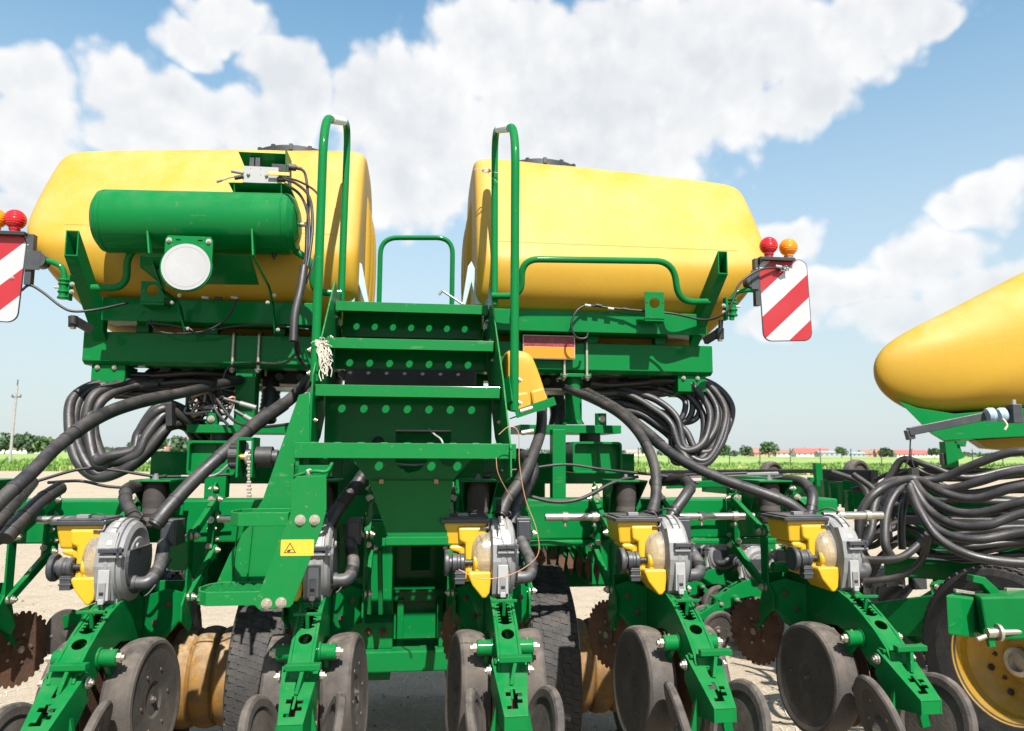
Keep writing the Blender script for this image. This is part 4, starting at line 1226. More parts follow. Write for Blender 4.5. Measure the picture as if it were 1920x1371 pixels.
# ---- carrying wheels: pairs of tyres on yellow drums
def carrying_wheel(x, y, z, r, w, name='carrying_wheel', parent=None, offy=True, tread=True, axis=(1, 0, 0)):
    m = MB(); ri = r * .58; h = w / 2
    prof = [(ri, -h * .8), (ri + .015, -h * .92), (r * .78, -h * 1.02), (r * .90, -h * .99), (r * .965, -h * .90), (r * .99, -h * .72), (r, -h * .4), (r * 1.004, 0), (r, h * .4), (r * .99, h * .72), (r * .965, h * .9), (r * .9, h * .99), (r * .78, h * 1.02), (ri + .015, h * .92), (ri, h * .8)]
    m.lathe(prof, (0, 0, 0), (1, 0, 0), 'tyre', 64, caps=False)
    if tread:
        N_ = 110
        for row, xo in enumerate((-.68, -.35, 0, .35, .68)):
            for k in range(N_):
                a = 2 * math.pi * (k + .5 * (row % 2)) / N_
                da = math.pi / N_ * .88
                zig = .035 * h * (1 if k % 2 else -1)
                x0_, x1_ = xo * h - .148 * h + zig, xo * h + .148 * h + zig
                vs = []
                for rr2 in (r * .975 if abs(xo) > .5 else r * .99, r * .998 if abs(xo) > .5 else r * 1.008):
                    for xx, s_ in ((x0_, -1), (x1_, -1), (x1_, 1), (x0_, 1)):
                        aa = a + da * s_ + (.01 if xx == x1_ else -.01)
                        vs.append((xx, math.cos(aa) * rr2, math.sin(aa) * rr2))
                m.add(vs, [(4, 5, 6, 7), (0, 1, 5, 4), (1, 2, 6, 5), (2, 3, 7, 6), (3, 0, 4, 7)], 'tyre')
    return m, ri


def wheel_pair(x0, x1, y, z, r, w, hub_r):
    for x in (x0, x1):
        m, ri = carrying_wheel(0, 0, 0, r, w)
        m.xf(Matrix.Translation((x, y, z)))
        tw = part(m, 'carrying_wheel', bevel=0)
        m = MB().lathe([(ri + .004, -w * .38), (ri - .02, -w * .3), (ri - .03, -w * .1), (.13, .0), (.13, .03), (ri - .03, .04), (ri - .02, w * .3), (ri + .004, w * .38)], (x, y, z), (1, 0, 0), 'hub_yellow', 40, caps=False)
        part(m, 'rim', tw, 0)
    g0, g1 = x0 + w * .52, x1 - w * .52
    L_ = g1 - g0
    m = MB().lathe([(hub_r * (.90 + .10 * abs(math.sin(math.pi * 3 * k_ / 30)) ** .45), L_ * k_ / 30) for k_ in range(31)], (g0, y, z), (1, 0, 0), 'hub_yellow', 44)
    part(m, 'wheel_drum', bevel=0)
    m = MB().span(((x0 + x1) / 2 - .02, y - .06, z - .06), ((x0 + x1) / 2 + .02, y + .5, z + .06), 'green'); part(m, 'axle_arm')


xr1 = P(1020, 1200, 3.9).x; xr2 = P(1150, 1200, 4.0).x
wheel_pair(xr1, xr1 + .58, 4.0, .50, .505, .245, .235)
xl1 = P(505, 1200, 3.9).x
wheel_pair(xl1 - .58, xl1, 4.0, .50, .505, .245, .235)
# toothed clearing reel in front of the right tyre pair
m = MB().tube([P(985, 1005, 4.3), P(1110, 1040, 4.1)], .05, 'green', 12)
reel = part(m, 'clearing_reel', bevel=0)
for k in range(9):
    t = k / 8
    c = P(985, 1008, 4.2).lerp(P(1112, 1040, 4.0), t)
    m = MB().prism([(c.x - .035, c.z + .03), (c.x + .0, c.z + .05), (c.x + .02, c.z + .03), (c.x + .035, c.z - .05), (c.x + .02, c.z - .04), (c.x, c.z)], 'y', c.y - .06, c.y - .045, 'green')
    m.prism([(c.x + .0, c.z - .01), (c.x + .03, c.z - .05), (c.x + .012, c.z - .16), (c.x - .01, c.z - .08)], 'y', c.y - .05, c.y - .04, 'rust')
    part(m, 'reel_tooth', reel, .001)
m = MB()
for k in range(26):
    c = P(random.uniform(992, 1022), random.uniform(1036, 1050), 3.72)
    m.box(c, [random.uniform(.008, .03) for _ in range(3)], 'rust', Euler([random.uniform(0, 3) for _ in range(3)]).to_matrix())
part(m, 'soil_crust', bevel=0)['kind'] = 'stuff'
# metering drive gearbox with chain at the left of the ladder
m = MB()
a, b = P(437, 822, 2.95), P(482, 880, 2.95)
m.span((P(449, 820, 2.95).x, 2.93, P(449, 826, 2.95).z), (P(478, 820, 2.95).x, 3.05, P(449, 820, 2.95).z), 'green')
for u in (449, 476): m.span((P(u, 820, 2.95).x - .004, 2.93, P(449, 895, 2.95).z), (P(u, 820, 2.95).x + .004, 3.05, P(449, 822, 2.95).z), 'green')
gb = part(m, 'chain_drive', bevel=.001)
c = P(436, 855, 2.95); m = MB().cyl(c + Vector((-.018, .04, 0)), c + Vector((.02, .04, 0)), .045, 'black', 18)
for k in range(8):
    q = k * math.pi / 4; m.box(c + Vector((0, .04 + .045 * math.cos(q), .045 * math.sin(q))), (.03, .012, .012), 'black')
part(m, 'drive_knob', gb, .002)
c = P(493, 857, 2.95); m = MB().cyl(c + Vector((-.03, .03, 0)), c + Vector((.03, .03, 0)), .04, 'black', 18); m.cyl(c + Vector((.03, .03, 0)), c + Vector((.05, .03, 0)), .025, 'charcoal', 14)
part(m, 'drive_motor', gb, .002)
m = MB().cyl(P(448, 857, 2.97), P(476, 857, 2.97), .012, 'brass', 8); m.cyl(P(462, 857, 2.97), P(467, 857, 2.97), .03, 'steel', 16)
for k in range(14):
    c = P(467, 848 + k * 6.3, 2.94); m.box(c, (.016 if k % 2 else .01, .012, .010), 'steel')
part(m, 'chain', gb, .001)
# ------------------------------------------------------------------ row units
UNIT_X = [-1.69, -1.026, -.362, .302, .962, 1.624]


def sub(m, name, parent, bevel=.002):
    m.xf(OFF); return m.build(name, parent, bevel)


def side(poly, x0, x1, mt='green'):
    return MB().prism(poly, 'x', x0, x1, mt)


def frame_yz(y0, z0, y1, z1, x=0.0):
    """matrix: u = x, v = along (y0,z0)->(y1,z1), w = the upper normal"""
    v = Vector((0, y1 - y0, z1 - z0)); L = v.length; v.normalize()
    u = Vector((1, 0, 0)); w = u.cross(v)
    if w.z < 0: w = -w
    return Matrix(((u.x, v.x, w.x, x), (u.y, v.y, w.y, y0), (u.z, v.z, w.z, z0), (0, 0, 0, 1))), L


def disc_teeth(m, c, r, n, t, mt, ax=(1, 0, 0), depth=.03):
    pts = []
    for k in range(n):
        a = 2 * math.pi * k / n
        for da, rr in ((0, r - depth), (.25, r), (.6, r), (.78, r - depth)):
            q = a + da * 2 * math.pi / n
            pts.append((rr * math.cos(q), rr * math.sin(q)))
    axv = Vector(ax).normalized(); u = axv.orthogonal().normalized(); w = axv.cross(u)
    M = Matrix(((u.x, w.x, axv.x, c[0]), (u.y, w.y, axv.y, c[1]), (u.z, w.z, axv.z, c[2]), (0, 0, 0, 1))) @ Matrix.Translation((0, 0, -t / 2))
    m.plate(pts, t, mt, M, holes=[circle(0, 0, .03, 12)])


def make_unit():
    prof = [(2.46, .885), (2.452, .915), (2.47, .945), (2.53, .99), (2.60, 1.03), (2.68, 1.068), (2.76, 1.09), (2.98, 1.10), (3.10, 1.12), (3.14, 1.10), (3.14, .92), (3.02, .90),
            (2.9, .93), (2.78, .955), (2.68, .94), (2.62, .905), (2.57, .865), (2.50, .86)]
    m = side(prof, -.040, -.030)
    m.prism(prof, 'x', .030, .040, 'green')
    # top skin: lower part with round hole, toothed slot above
    M, L = frame_yz(2.452, .915, 2.60, 1.03)
    M2, L2 = frame_yz(2.462, .935, 2.585, 1.019)
    m.plate([(-.030, 0), (.030, 0), (.030, L2), (-.030, L2)], .006, 'green', M2 @ Matrix.Translation((0, 0, -.002)), holes=[circle(0.002, L2 - .034, .0215, 18)])
    M3, L3 = frame_yz(2.452, .895, 2.462, .935)
    m.plate([(-.030, 0), (.030, 0), (.030, L3), (-.030, L3)], .006, 'green', M3 @ Matrix.Translation((0, 0, -.003)))
    M4, L4 = frame_yz(2.585, 1.020, 2.72, 1.079)
    m.plate([(-.030, 0), (.030, 0), (.030, L4), (-.030, L4)], .006, 'green', M4 @ Matrix.Translation((0, 0, -.006)),
            holes=[[(-.006, .012), (.006, .012)] + [p for k in range(7) for p in ((.0235, .022 + k * .016), (.0235, .030 + k * .016), (.013, .031 + k * .016), (.013, .037 + k * .016))][:26] +
                   [(0.008, .138), (-.008, .138)] + [p for k in range(6, -1, -1) for p in ((-.013, .037 + k * .016), (-.013, .031 + k * .016), (-.0235, .030 + k * .016), (-.0235, .022 + k * .016))][2:]])
    m.span((-.030, 2.72, 1.06), (.030, 3.0, 1.085), 'green')
    m.span((-.030, 3.13, .93), (.030, 3.138, 1.1), 'green')
    unit = sub(m, 'row_unit', None, .002)
    # depth handle at the top of the slot
    m = MB().span((-.045, 2.60, 1.068), (.045, 2.612, 1.078), 'green'); m.bar((0, 2.606, 1.07), (0, 2.62, 1.02), .012, .01, 'green')
    sub(m, 'depth_handle', unit, .002)
    # cross plates of the unit head
    for s in (-1, 1):
        m = side([(3.05, .96), (3.05, 1.02), (3.09, 1.06), (3.09, 1.285), (3.10, 1.30), (3.135, 1.30), (3.15, 1.285), (3.15, 1.02), (3.19, .93), (3.16, .90)], s * .15 - .004, s * .15 + .004)
        for zz in (1.272, 1.04): m.bolt((s * .155, 3.115, zz), (s, 0, 0), .013)
        for zz in (1.272, 1.04): m.bolt((s * .145, 3.10, zz), (-s, 0, 0), .009)
        sub(m, 'head_plate', unit)
        # skirt: folded side plate running down to the shank
        m = MB(); x0, x1 = (.042, .146)
        q = [(s * x1, 3.09, 1.06), (s * x1, 3.09, .97), (s * .10, 3.05, .90), (s * x0, 2.98, .86), (s * x0, 2.98, 1.07), (s * .10, 3.05, 1.085)]
        m.add([Vector(v) for v in q] + [Vector(v) + Vector((0, .006, 0)) for v in q], ([(0, 1, 2, 3, 4, 5), (11, 10, 9, 8, 7, 6)] + [(i, i + 6, (i + 1) % 6 + 6, (i + 1) % 6) for i in range(6)]), 'green')
        m.bolt((s * .11, 3.03, 1.03), (0, -1, 0), .008, 'rust'); m.bolt((s * .075, 3.0, .97), (0, -1, 0), .008, 'rust')
        sub(m, 'head_skirt', unit)
        for (z0, z1) in ((1.272, 1.40), (1.04, 1.185)):
            m = MB().bar((s * .166, 3.10, z0), (s * .166, 3.44, z1), .008, .034, 'green'); m.bar((s * .158, 3.11, z0 + .016), (s * .158, 3.43, z1 + .016), .02, .005, 'green')
            m.bolt((s * .171, 3.115, z0), (s, 0, 0), .012); m.bolt((s * .171, 3.42, z1 - .005), (s, 0, 0), .012); m.bolt((s * .15, 3.42, z1), (-s, 0, 0), .011)
            sub(m, 'parallel_arm', unit)
        m = side([(3.40, 1.13), (3.40, 1.44), (3.46, 1.47), (3.50, 1.44), (3.515, 1.13)], s * .145 - .004, s * .145 + .004)
        for yy, zz in ((3.42, 1.44), (3.46, 1.40), (3.45, 1.33), (3.43, 1.27), (3.47, 1.22)): m.bolt((s * .151, yy, zz), (s, 0, 0), .010); m.bolt((s * .139, yy - .01, zz), (-s, 0, 0), .009)
        sub(m, 'mount_plate', unit)
        m = MB().bar((s * .15, 3.40, 1.42), (s * .145, 3.395, 1.14), .022, .02, 'green'); m.bolt((s * .15, 3.38, 1.40), (0, -1, 0), .012); m.bolt((s * .15, 3.38, 1.31), (0, -1, .2), .011, 'zinc'); m.bolt((s * .148, 3.38, 1.2), (0, -1, 0), .010)
        sub(m, 'clamp_bar', unit)
    m = MB().span((-.145, 3.13, .98), (.145, 3.142, 1.10), 'green'); m.cyl((-.145, 3.06, 1.13), (.0, 3.06, 1.13), .022, 'green', 14)
    sub(m, 'head_brace', unit)
    # air spring and its bridge
    c = (-.045, 3.27)
    m = MB().lathe([(.030, 1.29), (.046, 1.30), (.048, 1.32), (.042, 1.335), (.047, 1.35), (.044, 1.37), (.047, 1.40), (.047, 1.45), (.043, 1.465), (.043, 1.475)], (c[0], c[1], 0), (0, 0, 1), 'rubber', 26)
    sub(m, 'air_spring', unit, 0)
    m = MB().span((-.125, 3.20, 1.477), (.035, 3.40, 1.485), 'green')
    m.add([(-.125, 3.2, 1.478), (-.125, 3.4, 1.478), (-.105, 3.4, 1.33), (-.105, 3.36, 1.33), (-.119, 3.2, 1.478), (-.119, 3.4, 1.478), (-.099, 3.4, 1.33), (-.099, 3.36, 1.33)], [(0, 1, 2, 3), (7, 6, 5, 4), (0, 3, 7, 4), (3, 2, 6, 7), (0, 4, 5, 1), (1, 5, 6, 2)], 'green')
    m.add([(.035, 3.2, 1.478), (.035, 3.4, 1.478), (.015, 3.4, 1.33), (.015, 3.36, 1.33), (.029, 3.2, 1.478), (.029, 3.4, 1.478), (.009, 3.4, 1.33), (.009, 3.36, 1.33)], [(3, 2, 1, 0), (4, 5, 6, 7), (4, 7, 3, 0), (7, 6, 2, 3), (1, 5, 4, 0), (2, 6, 5, 1)], 'green')
    m.span((-.12, 3.395, 1.33), (.03, 3.402, 1.478), 'green')
    m.lathe([(.014, 0), (.014, .012), (.008, .012), (.008, .024)], (c[0], 3.27, 1.485), (0, 0, 1), 'grey', 10, False); m.cyl((c[0] + .02, 3.25, 1.495), (c[0] + .05, 3.24, 1.50), .007, 'black', 8)
    sub(m, 'spring_bridge', unit)
    # stub axles with lock bolts
    for s in (-1, 1):
        m = MB().lathe([(.033, .038), (.033, .046), (.0265, .048), (.0265, .092), (.024, .096)], (0, 2.615, .945), (s, 0, 0), 'green', 22)
        m.lathe([(.0165, .096), (.0165, .109), (.010, .109), (.010, .118)], (0, 2.615, .945), (s, 0, 0), 'zinc', 6, False)
        m.cyl((s * .075, 2.615, .966), (s * .075, 2.615, .975), .005, 'zinc', 6)
        sub(m, 'stub_axle', unit, .0015)
    # gauge wheels
    for s in (-1, 1):
        r, h = .205, .054
        cen = Vector((s * .115, 2.80, .755))
        m = MB().lathe([(.0, -h * .6), (.05, -h * .6), (.06, -h * .72), (.165, -h * .86), (.182, -h * .97), (.190, -h * .93), (.1975, -h * .72), (.2025, -h * .35), (.205, h * .15), (.204, h * .5), (.200, h * .78), (.192, h * .94), (.182, h * .97), (.165, h * .88), (.06, h * .72), (.05, h * .62), (.0, h * .62)], (0, 0, 0), (s, 0, 0), 'rubber', 52)
        for k in range(6):
            q = k * math.pi / 3; m.lathe([(.006, 0), (.006, .004)], (s * h * .77, .10 * math.cos(q), .10 * math.sin(q)), (s, 0, 0), 'rust', 6, False)
        m.bolt((s * h * .6, 0, 0), (s, 0, 0), .012, 'rubber')
        m.xf(Matrix.Translation(cen) @ Matrix.Rotation(R(-4 * s), 4, 'Y') @ Matrix.Rotation(R(-5 * s), 4, 'Z'))
        sub(m, 'gauge_wheel', unit, 0)
        m = MB().bar((s * .062, 2.615, .945), (s * .062, 2.80, .76), .016, .045, 'green'); sub(m, 'gauge_arm', unit)
        m = MB().lathe([(.19, -.002), (.19, .002)], (s * .022, 2.87, .75), (s, .06, 0), 'rust', 48, False); m.lathe([(.07, .002), (.06, .008), (.02, .01)], (s * .022, 2.87, .75), (s, .06, 0), 'steel', 20)
        sub(m, 'opener_disc', unit, 0)
    # closing arm with slotted top
    M, L = frame_yz(2.50, .930, 2.31, .818)
    wt, we = .058, .036

    def wv(v): return wt + (we - wt) * v / L
    zz_ = [(-.020, .185), (-.008, .185), (-.008, .175), (.004, .175), (.004, .190), (.020, .190), (.020, .202), (.008, .202), (.008, .212), (.019, .212), (.019, .226), (.006, .226), (.006, .246), (-.020, .246), (-.020, .234), (-.008, .234), (-.008, .200), (-.020, .200)]
    holes = [[(-.006, .055), (.005, .055), (.005, .100), (-.006, .100)], [(u_ * 1.25 + .001, .158 + (v_ - .213) * 1.05) for u_, v_ in zz_]]
    m = MB().plate([(-wt, 0), (wt, 0), (we, L), (-we, L)], .006, 'green', M, holes=holes)
    for s in (-1, 1):
        a0 = M @ Vector((s * wt, 0, .004)); a1 = M @ Vector((s * we, L, .004))
        b0, b1 = a0 + Vector((0, .015, -.085)), a1 + Vector((0, 0, -.042)); bm_ = (a0 + a1) / 2 + Vector((s * -.000, .03, -.115))
        o_ = Vector((-s * .006, 0, 0))
        q = [a0, a1, b1, bm_, b0]
        vs = q + [v + o_ for v in q]
        f1, f2 = (0, 1, 2, 3, 4), (9, 8, 7, 6, 5)
        m.add(vs, [f1, f2] + [(i, i + 5, (i + 1) % 5 + 5, (i + 1) % 5) for i in range(5)], 'green')
    e0 = M @ Vector((0, L, 0)); m.box(e0 + Vector((0, .003, -.016)), (we * 2, .008, .044), 'green')
    for s in (-1, 1): m.bolt((s * .062, 2.49, .905), (s, 0, 0), .013, 'zinc')
    m.bar((-.05, 2.485, .935), (.05, 2.485, .935), .03, .01, 'green')
    arm = sub(m, 'closing_arm', unit, .002)
    p = M @ Vector((.002, .092, .0)); q = p + Vector((.016, .02, .070))
    m = MB().bar(p, q, .026, .012, 'green', up=(1, 0, 0)); m.bar(q + Vector((-.052, 0, .004)), q + Vector((.052, -.006, .006)), .030, .018, 'green')
    m.bar(p, M @ Vector((0, .15, .004)), .008, .006, 'green')
    sub(m, 't_handle', unit, .002)
    # closing wheels, splayed
    for s in (-1, 1):
        m = MB().lathe([(.0, -.004), (.12, -.004), (.128, -.012), (.150, -.014), (.160, -.010), (.165, -.002), (.164, .008), (.158, .014), (.146, .016), (.128, .012), (.12, .004), (.035, .004), (.03, .016), (.0, .016)], (0, 0, 0), (s, 0, 0), 'rubber', 48)
        for k in range(5):
            a = k * 2 * math.pi / 5; m.lathe([(.006, .003), (.006, .008)], (0, .085 * math.cos(a), .085 * math.sin(a)), (s, 0, 0), 'steel', 6, False)
        m.bolt((s * .016, 0, 0), (s, 0, 0), .013)
        m.xf(Matrix.Translation((s * .092, 2.43, .705)) @ Matrix.Rotation(R(s * 15), 4, 'Y') @ Matrix.Rotation(R(8 * s), 4, 'Z'))
        sub(m, 'closing_wheel', unit, 0)
        m = MB().bar((s * .03, 2.43, .84), (s * .06, 2.43, .70), .02, .03, 'green'); sub(m, 'wheel_stem', unit)
    # row cleaner discs in front
    for s in (-1, 1):
        m = MB(); disc_teeth(m, (0, 0, 0), .145, 30, .004, 'rust', depth=.010); m.cyl((-.012, 0, 0), (.012, 0, 0), .035, 'rust', 14); m.cyl((-.02, 0, 0), (.02, 0, 0), .016, 'steel', 6, False)
        for k in range(5): m.cyl((-.007, .055 * math.cos(k * 1.2566), .055 * math.sin(k * 1.2566)), (.007, .055 * math.cos(k * 1.2566), .055 * math.sin(k * 1.2566)), .007, 'steel', 6, False)
        m.xf(Matrix.Translation((s * .125, 3.28, .82)) @ Matrix.Rotation(R(-s * 26), 4, 'Z'))
        sub(m, 'cleaner_disc', unit, 0)
        m = MB().bar((s * .10, 3.16, .98), (s * .115, 3.28, .82), .03, .02, 'green'); sub(m, 'cleaner_arm', unit)
    # ---- seed meter
    mc = (0, 2.855, 1.215)
    m = MB().lathe([(.0, -.038), (.118, -.038), (.136, -.034), (.142, -.026), (.142, -.004), (.150, -.003), (.150, .008), (.143, .010), (.143, .022), (.149, .023), (.149, .032), (.140, .034), (.134, .046), (.115, .054), (.085, .050), (.08, .055), (.03, .058), (.0, .058)], mc, (1, 0, 0), 'grey', 52)
    # flat rear face of the housing with ribs
    m.prism([(2.735, 1.10), (2.715, 1.16), (2.706, 1.215), (2.715, 1.275), (2.74, 1.325), (2.80, 1.32), (2.80, 1.09), (2.76, 1.075)], 'x', -.034, .026, 'grey')
    m.span((-.034, 2.755, 1.068), (.030, 2.86, 1.11), 'grey')
    for k in range(5):
        a = R(100 + k * 14); m.bar((.004, mc[1] + .148 * math.cos(a), mc[2] + .148 * math.sin(a)), (.004, mc[1] + .148 * math.cos(a + .2), mc[2] + .148 * math.sin(a + .2)), .018, .012, 'grey_light', up=(0, math.cos(a), math.sin(a)))
    meter = sub(m, 'seed_meter', unit, .002)
    # the clamp and the latch
    m = MB().span((-.018, 2.692, 1.262), (.058, 2.712, 1.276), 'charcoal'); m.span((-.018, 2.694, 1.245), (.058, 2.71, 1.252), 'grey'); m.span((.04, 2.692, 1.243), (.050, 2.712, 1.279), 'charcoal')
    m.span((.0, 2.697, 1.252), (.03, 2.708, 1.262), 'charcoal')
    sub(m, 'meter_clamp', unit, .0015)
    m = MB().span((-.016, 2.700, 1.105), (.020, 2.722, 1.205), 'grey_light'); m.span((-.010, 2.694, 1.10), (.012, 2.703, 1.165), 'grey'); m.span((-.006, 2.691, 1.125), (.008, 2.696, 1.135), 'black'); m.span((-.008, 2.690, 1.095), (.010, 2.70, 1.112), 'grey_light')
    m.cyl((.001, 2.70, 1.10), (.001, 2.712, 1.072), .003, 'steel', 6)
    sub(m, 'meter_latch', unit, .0015)
    # vacuum elbow on the right cover
    m = MB().tube(fillet([(.052, 2.80, 1.145), (.115, 2.80, 1.145), (.128, 2.86, 1.19), (.10, 2.97, 1.26)], .04, 7), .023, 'charcoal', 14)
    m.cyl((.056, 2.80, 1.145), (.075, 2.80, 1.145), .027, 'charcoal', 14); m.cyl((.1185, 2.825, 1.162), (.124, 2.842, 1.176), .0255, 'black', 14)
    sub(m, 'vacuum_elbow', unit, 0)
    m = MB().prism([(2.855 + .112 * math.cos(q_), 1.215 + .112 * math.sin(q_)) for q_ in [R(-205 + 10 * k_) for k_ in range(24)]], 'x', .05, .0625, 'charcoal')
    m.lathe([(.012, .06), (.010, .066), (.0, .066)], (0, 2.82, 1.27), (1, 0, 0), 'grey', 12)
    sub(m, 'meter_cover', unit, .001)
    # clear dome and yellow cup on the left
    m = MB().lathe([(.098, .0), (.098, .030), (.092, .048), (.074, .064), (.04, .074), (.0, .077)], (-.036, 2.845, 1.225), (-1, 0, 0), 'dome', 36)
    sub(m, 'clear_dome', unit, 0)
    m = MB().prism([(-.037, 1.175), (-.118, 1.175), (-.120, 1.165), (-.105, 1.13), (-.068, 1.085), (-.055, 1.083), (-.042, 1.10), (-.037, 1.14)], 'y', 2.742, 2.90, 'yellow')
    m.lathe([(.034, 0), (.034, .055), (.028, .06)], (-.04, 2.79, 1.205), (-1, 0, 0), 'yellow', 22); m.span((-.095, 2.765, 1.17), (-.05, 2.80, 1.20), 'yellow')
    m.lathe([(.088, 0), (.084, .022), (.06, .045), (.0, .05)], (-.037, 2.845, 1.20), (-1, 0, 0), 'yellow', 26)
    sub(m, 'seed_cup', unit, .006)
    m = MB().cyl((-.095, 2.79, 1.203), (-.135, 2.79, 1.203), .011, 'black', 12)
    for k in range(3): m.cyl((-.105 - k * .01, 2.79, 1.203), (-.110 - k * .01, 2.79, 1.203), .013, 'black', 12)
    m.lathe([(.030, 0), (.034, .004), (.034, .014), (.030, .018), (.030, .026), (.034, .030), (.034, .044), (.026, .048), (.026, .058)], (-.130, 2.79, 1.203), (-1, 0, 0), 'charcoal', 24)
    m.lathe([(.044, .056), (.047, .060), (.047, .070), (.044, .074), (.0, .076)], (-.130, 2.79, 1.203), (-1, 0, 0), 'charcoal', 26)
    m.span((-.165, 2.765, 1.13), (-.130, 2.80, 1.178), 'charcoal'); m.span((-.168, 2.763, 1.145), (-.127, 2.80, 1.152), 'charcoal'); m.span((-.168, 2.763, 1.165), (-.127, 2.80, 1.171), 'charcoal')
    sub(m, 'meter_drive', unit, .0015)
    # hopper
    m = MB()
    for (lo, hi, a, b) in (((-.205, 2.80), (-.05, 2.985), 1.262, 1.345),):
        vs = [(-.195, 2.815, a), (-.058, 2.815, a), (-.058, 2.97, a), (-.195, 2.97, a), (-.207, 2.80, b), (-.045, 2.80, b), (-.045, 2.985, b), (-.207, 2.985, b)]
        m.add(vs, [(0, 3, 2, 1), (4, 5, 6, 7), (0, 1, 5, 4), (1, 2, 6, 5), (2, 3, 7, 6), (3, 0, 4, 7)], 'yellow')
    m.prism([(-.185, 1.262), (-.06, 1.262), (-.06, 1.235), (-.085, 1.19), (-.085, 1.13), (-.135, 1.13), (-.135, 1.20), (-.15, 1.235), (-.185, 1.245)], 'y', 2.81, 2.95, 'yellow')
    m.prism([(-.155, 1.33), (-.05, 1.33), (-.05, 1.30), (-.08, 1.27), (-.08, 1.14), (-.128, 1.14), (-.128, 1.27), (-.15, 1.28)], 'y', 2.79, 2.812, 'yellow')
    hop = sub(m, 'hopper', unit, .008)
    m = MB().prism(rrect(-.222, 2.785, -.035, 3.0, .012), 'z', 1.346, 1.358, 'charcoal'); m.prism(rrect(-.205, 2.80, -.05, 2.985, .012), 'z', 1.357, 1.364, 'charcoal')
    m.span((-.155, 2.84, 1.364), (-.115, 2.87, 1.376), 'grey'); m.tube(spline([(-.115, 2.85, 1.372), (-.09, 2.83, 1.382), (-.06, 2.83, 1.376), (-.045, 2.82, 1.36)]), .002, 'black', 6)
    sub(m, 'hopper_lid', unit, .002)
    m = MB().tube(spline([(-.045, 2.80, 1.36), (-.042, 2.795, 1.35), (-.044, 2.79, 1.33), (-.06, 2.785, 1.325)]), .003, 'grey', 6); m.span((-.075, 2.783, 1.322), (-.04, 2.795, 1.328), 'charcoal')
    sub(m, 'lid_clip', unit, 0)
    # control box right of the meter
    m = MB().span((.085, 2.97, 1.25), (.142, 3.07, 1.345), 'charcoal'); m.span((.09, 2.965, 1.26), (.137, 2.972, 1.335), 'charcoal')
    sub(m, 'control_box', unit, .003)
    for lst in ([(.03, 2.9, 1.34), (.05, 2.88, 1.37), (.02, 2.9, 1.385), (-.02, 2.92, 1.37)], [(.03, 2.95, 1.10), (.06, 2.92, 1.08), (.09, 2.95, 1.12), (.12, 3.0, 1.2)]):
        sub(MB().tube(spline(lst), .004, 'black', 6), 'unit_cable', unit, 0)
    return unit


unit0 = make_unit()
units = []
for i, x in enumerate(UNIT_X):
    u = unit0 if i == 0 else copy_tree(unit0)
    u.parent = planter; u.location = (x, 0, 0)
    u.rotation_euler = (0, 0, R([0.5, -0.8, .4, 0, -.5, .6][i]))
    units.append(u)
random.seed(3)
for i, u in enumerate(units):
    for ch in u.children:
        if ch.name.startswith('t_handle'):
            k = random.uniform(-.015, .02); ch.location = (random.uniform(-.008, .008), -k * .95, -k * .3); 
        elif ch.name.startswith('depth_handle'):
            k = random.uniform(-.03, .06); ch.location = (0, k * .9, k * .42)
        elif ch.name.startswith('hopper_lid'):
            ch.rotation_euler = (0, 0, R(random.uniform(-.25, .25)))
smooth = MB().lathe([(.0, -.004), (.03, -.004), (.105, -.003), (.11, 0), (.105, .003), (.03, .006), (.0, .012)], (0, 0, 0), (1, 0, 0), 'rubber', 40)
for k in range(4): smooth.lathe([(.006, .003), (.006, .009)], (0, .07 * math.cos(k * 1.57), .07 * math.sin(k * 1.57)), (1, 0, 0), 'zinc', 6, False)
smooth.xf(OFF @ Matrix.Translation((-.385, 3.36, .845)) @ Matrix.Rotation(R(76), 4, 'Z') @ Matrix.Rotation(R(180), 4, 'Y'))
smooth = smooth.mesh('coulter_disc')
for i, u in enumerate(units):
    keep = [1, -1, 0, -1, -1, -1][i]
    for ch in list(u.children):
        if not ch.name.startswith(('cleaner_disc', 'cleaner_arm')): continue
        s = 1 if sum(v.co.x for v in ch.data.vertices) > 0 else -1
        if i == 1 and s == -1 and ch.name.startswith('cleaner_disc'):
            ch.data = smooth; ch.name = 'coulter_disc'
            sub(MB().bar((-.40, 3.37, .90), (-.12, 3.20, 1.02), .03, .05, 'green'), 'coulter_arm', u)
        elif s != keep and unit0 is not u:
            bpy.data.objects.remove(ch)

# ------------------------------------------------------------------ hoses of the big planter
def hose(pts, r, mt='hose', name='hose', n=12, cuffs=()):
    m = MB(); sp = spline([P(*q) for q in pts], 9); m.tube(sp, r, mt, n)
    o = part(m, name, bevel=0)
    if name == 'hose':
        for f_ in (.22, .47, .78):
            i0 = int(f_ * (len(sp) - 2)); t_ = (sp[i0 + 1] - sp[i0]).normalized()
            part(MB().tube([sp[i0] - t_ * .005, sp[i0] + t_ * .005], r * 1.07, 'black', n), 'hose_tie', o, 0)
    for (k, L_) in cuffs:
        i0 = int(k * (len(sp) - 1)); i1 = min(len(sp) - 1, i0 + L_)
        part(MB().tube(sp[i0:i1 + 1], r * 1.12, 'black', n), 'hose_cuff', o, 0)
    return o


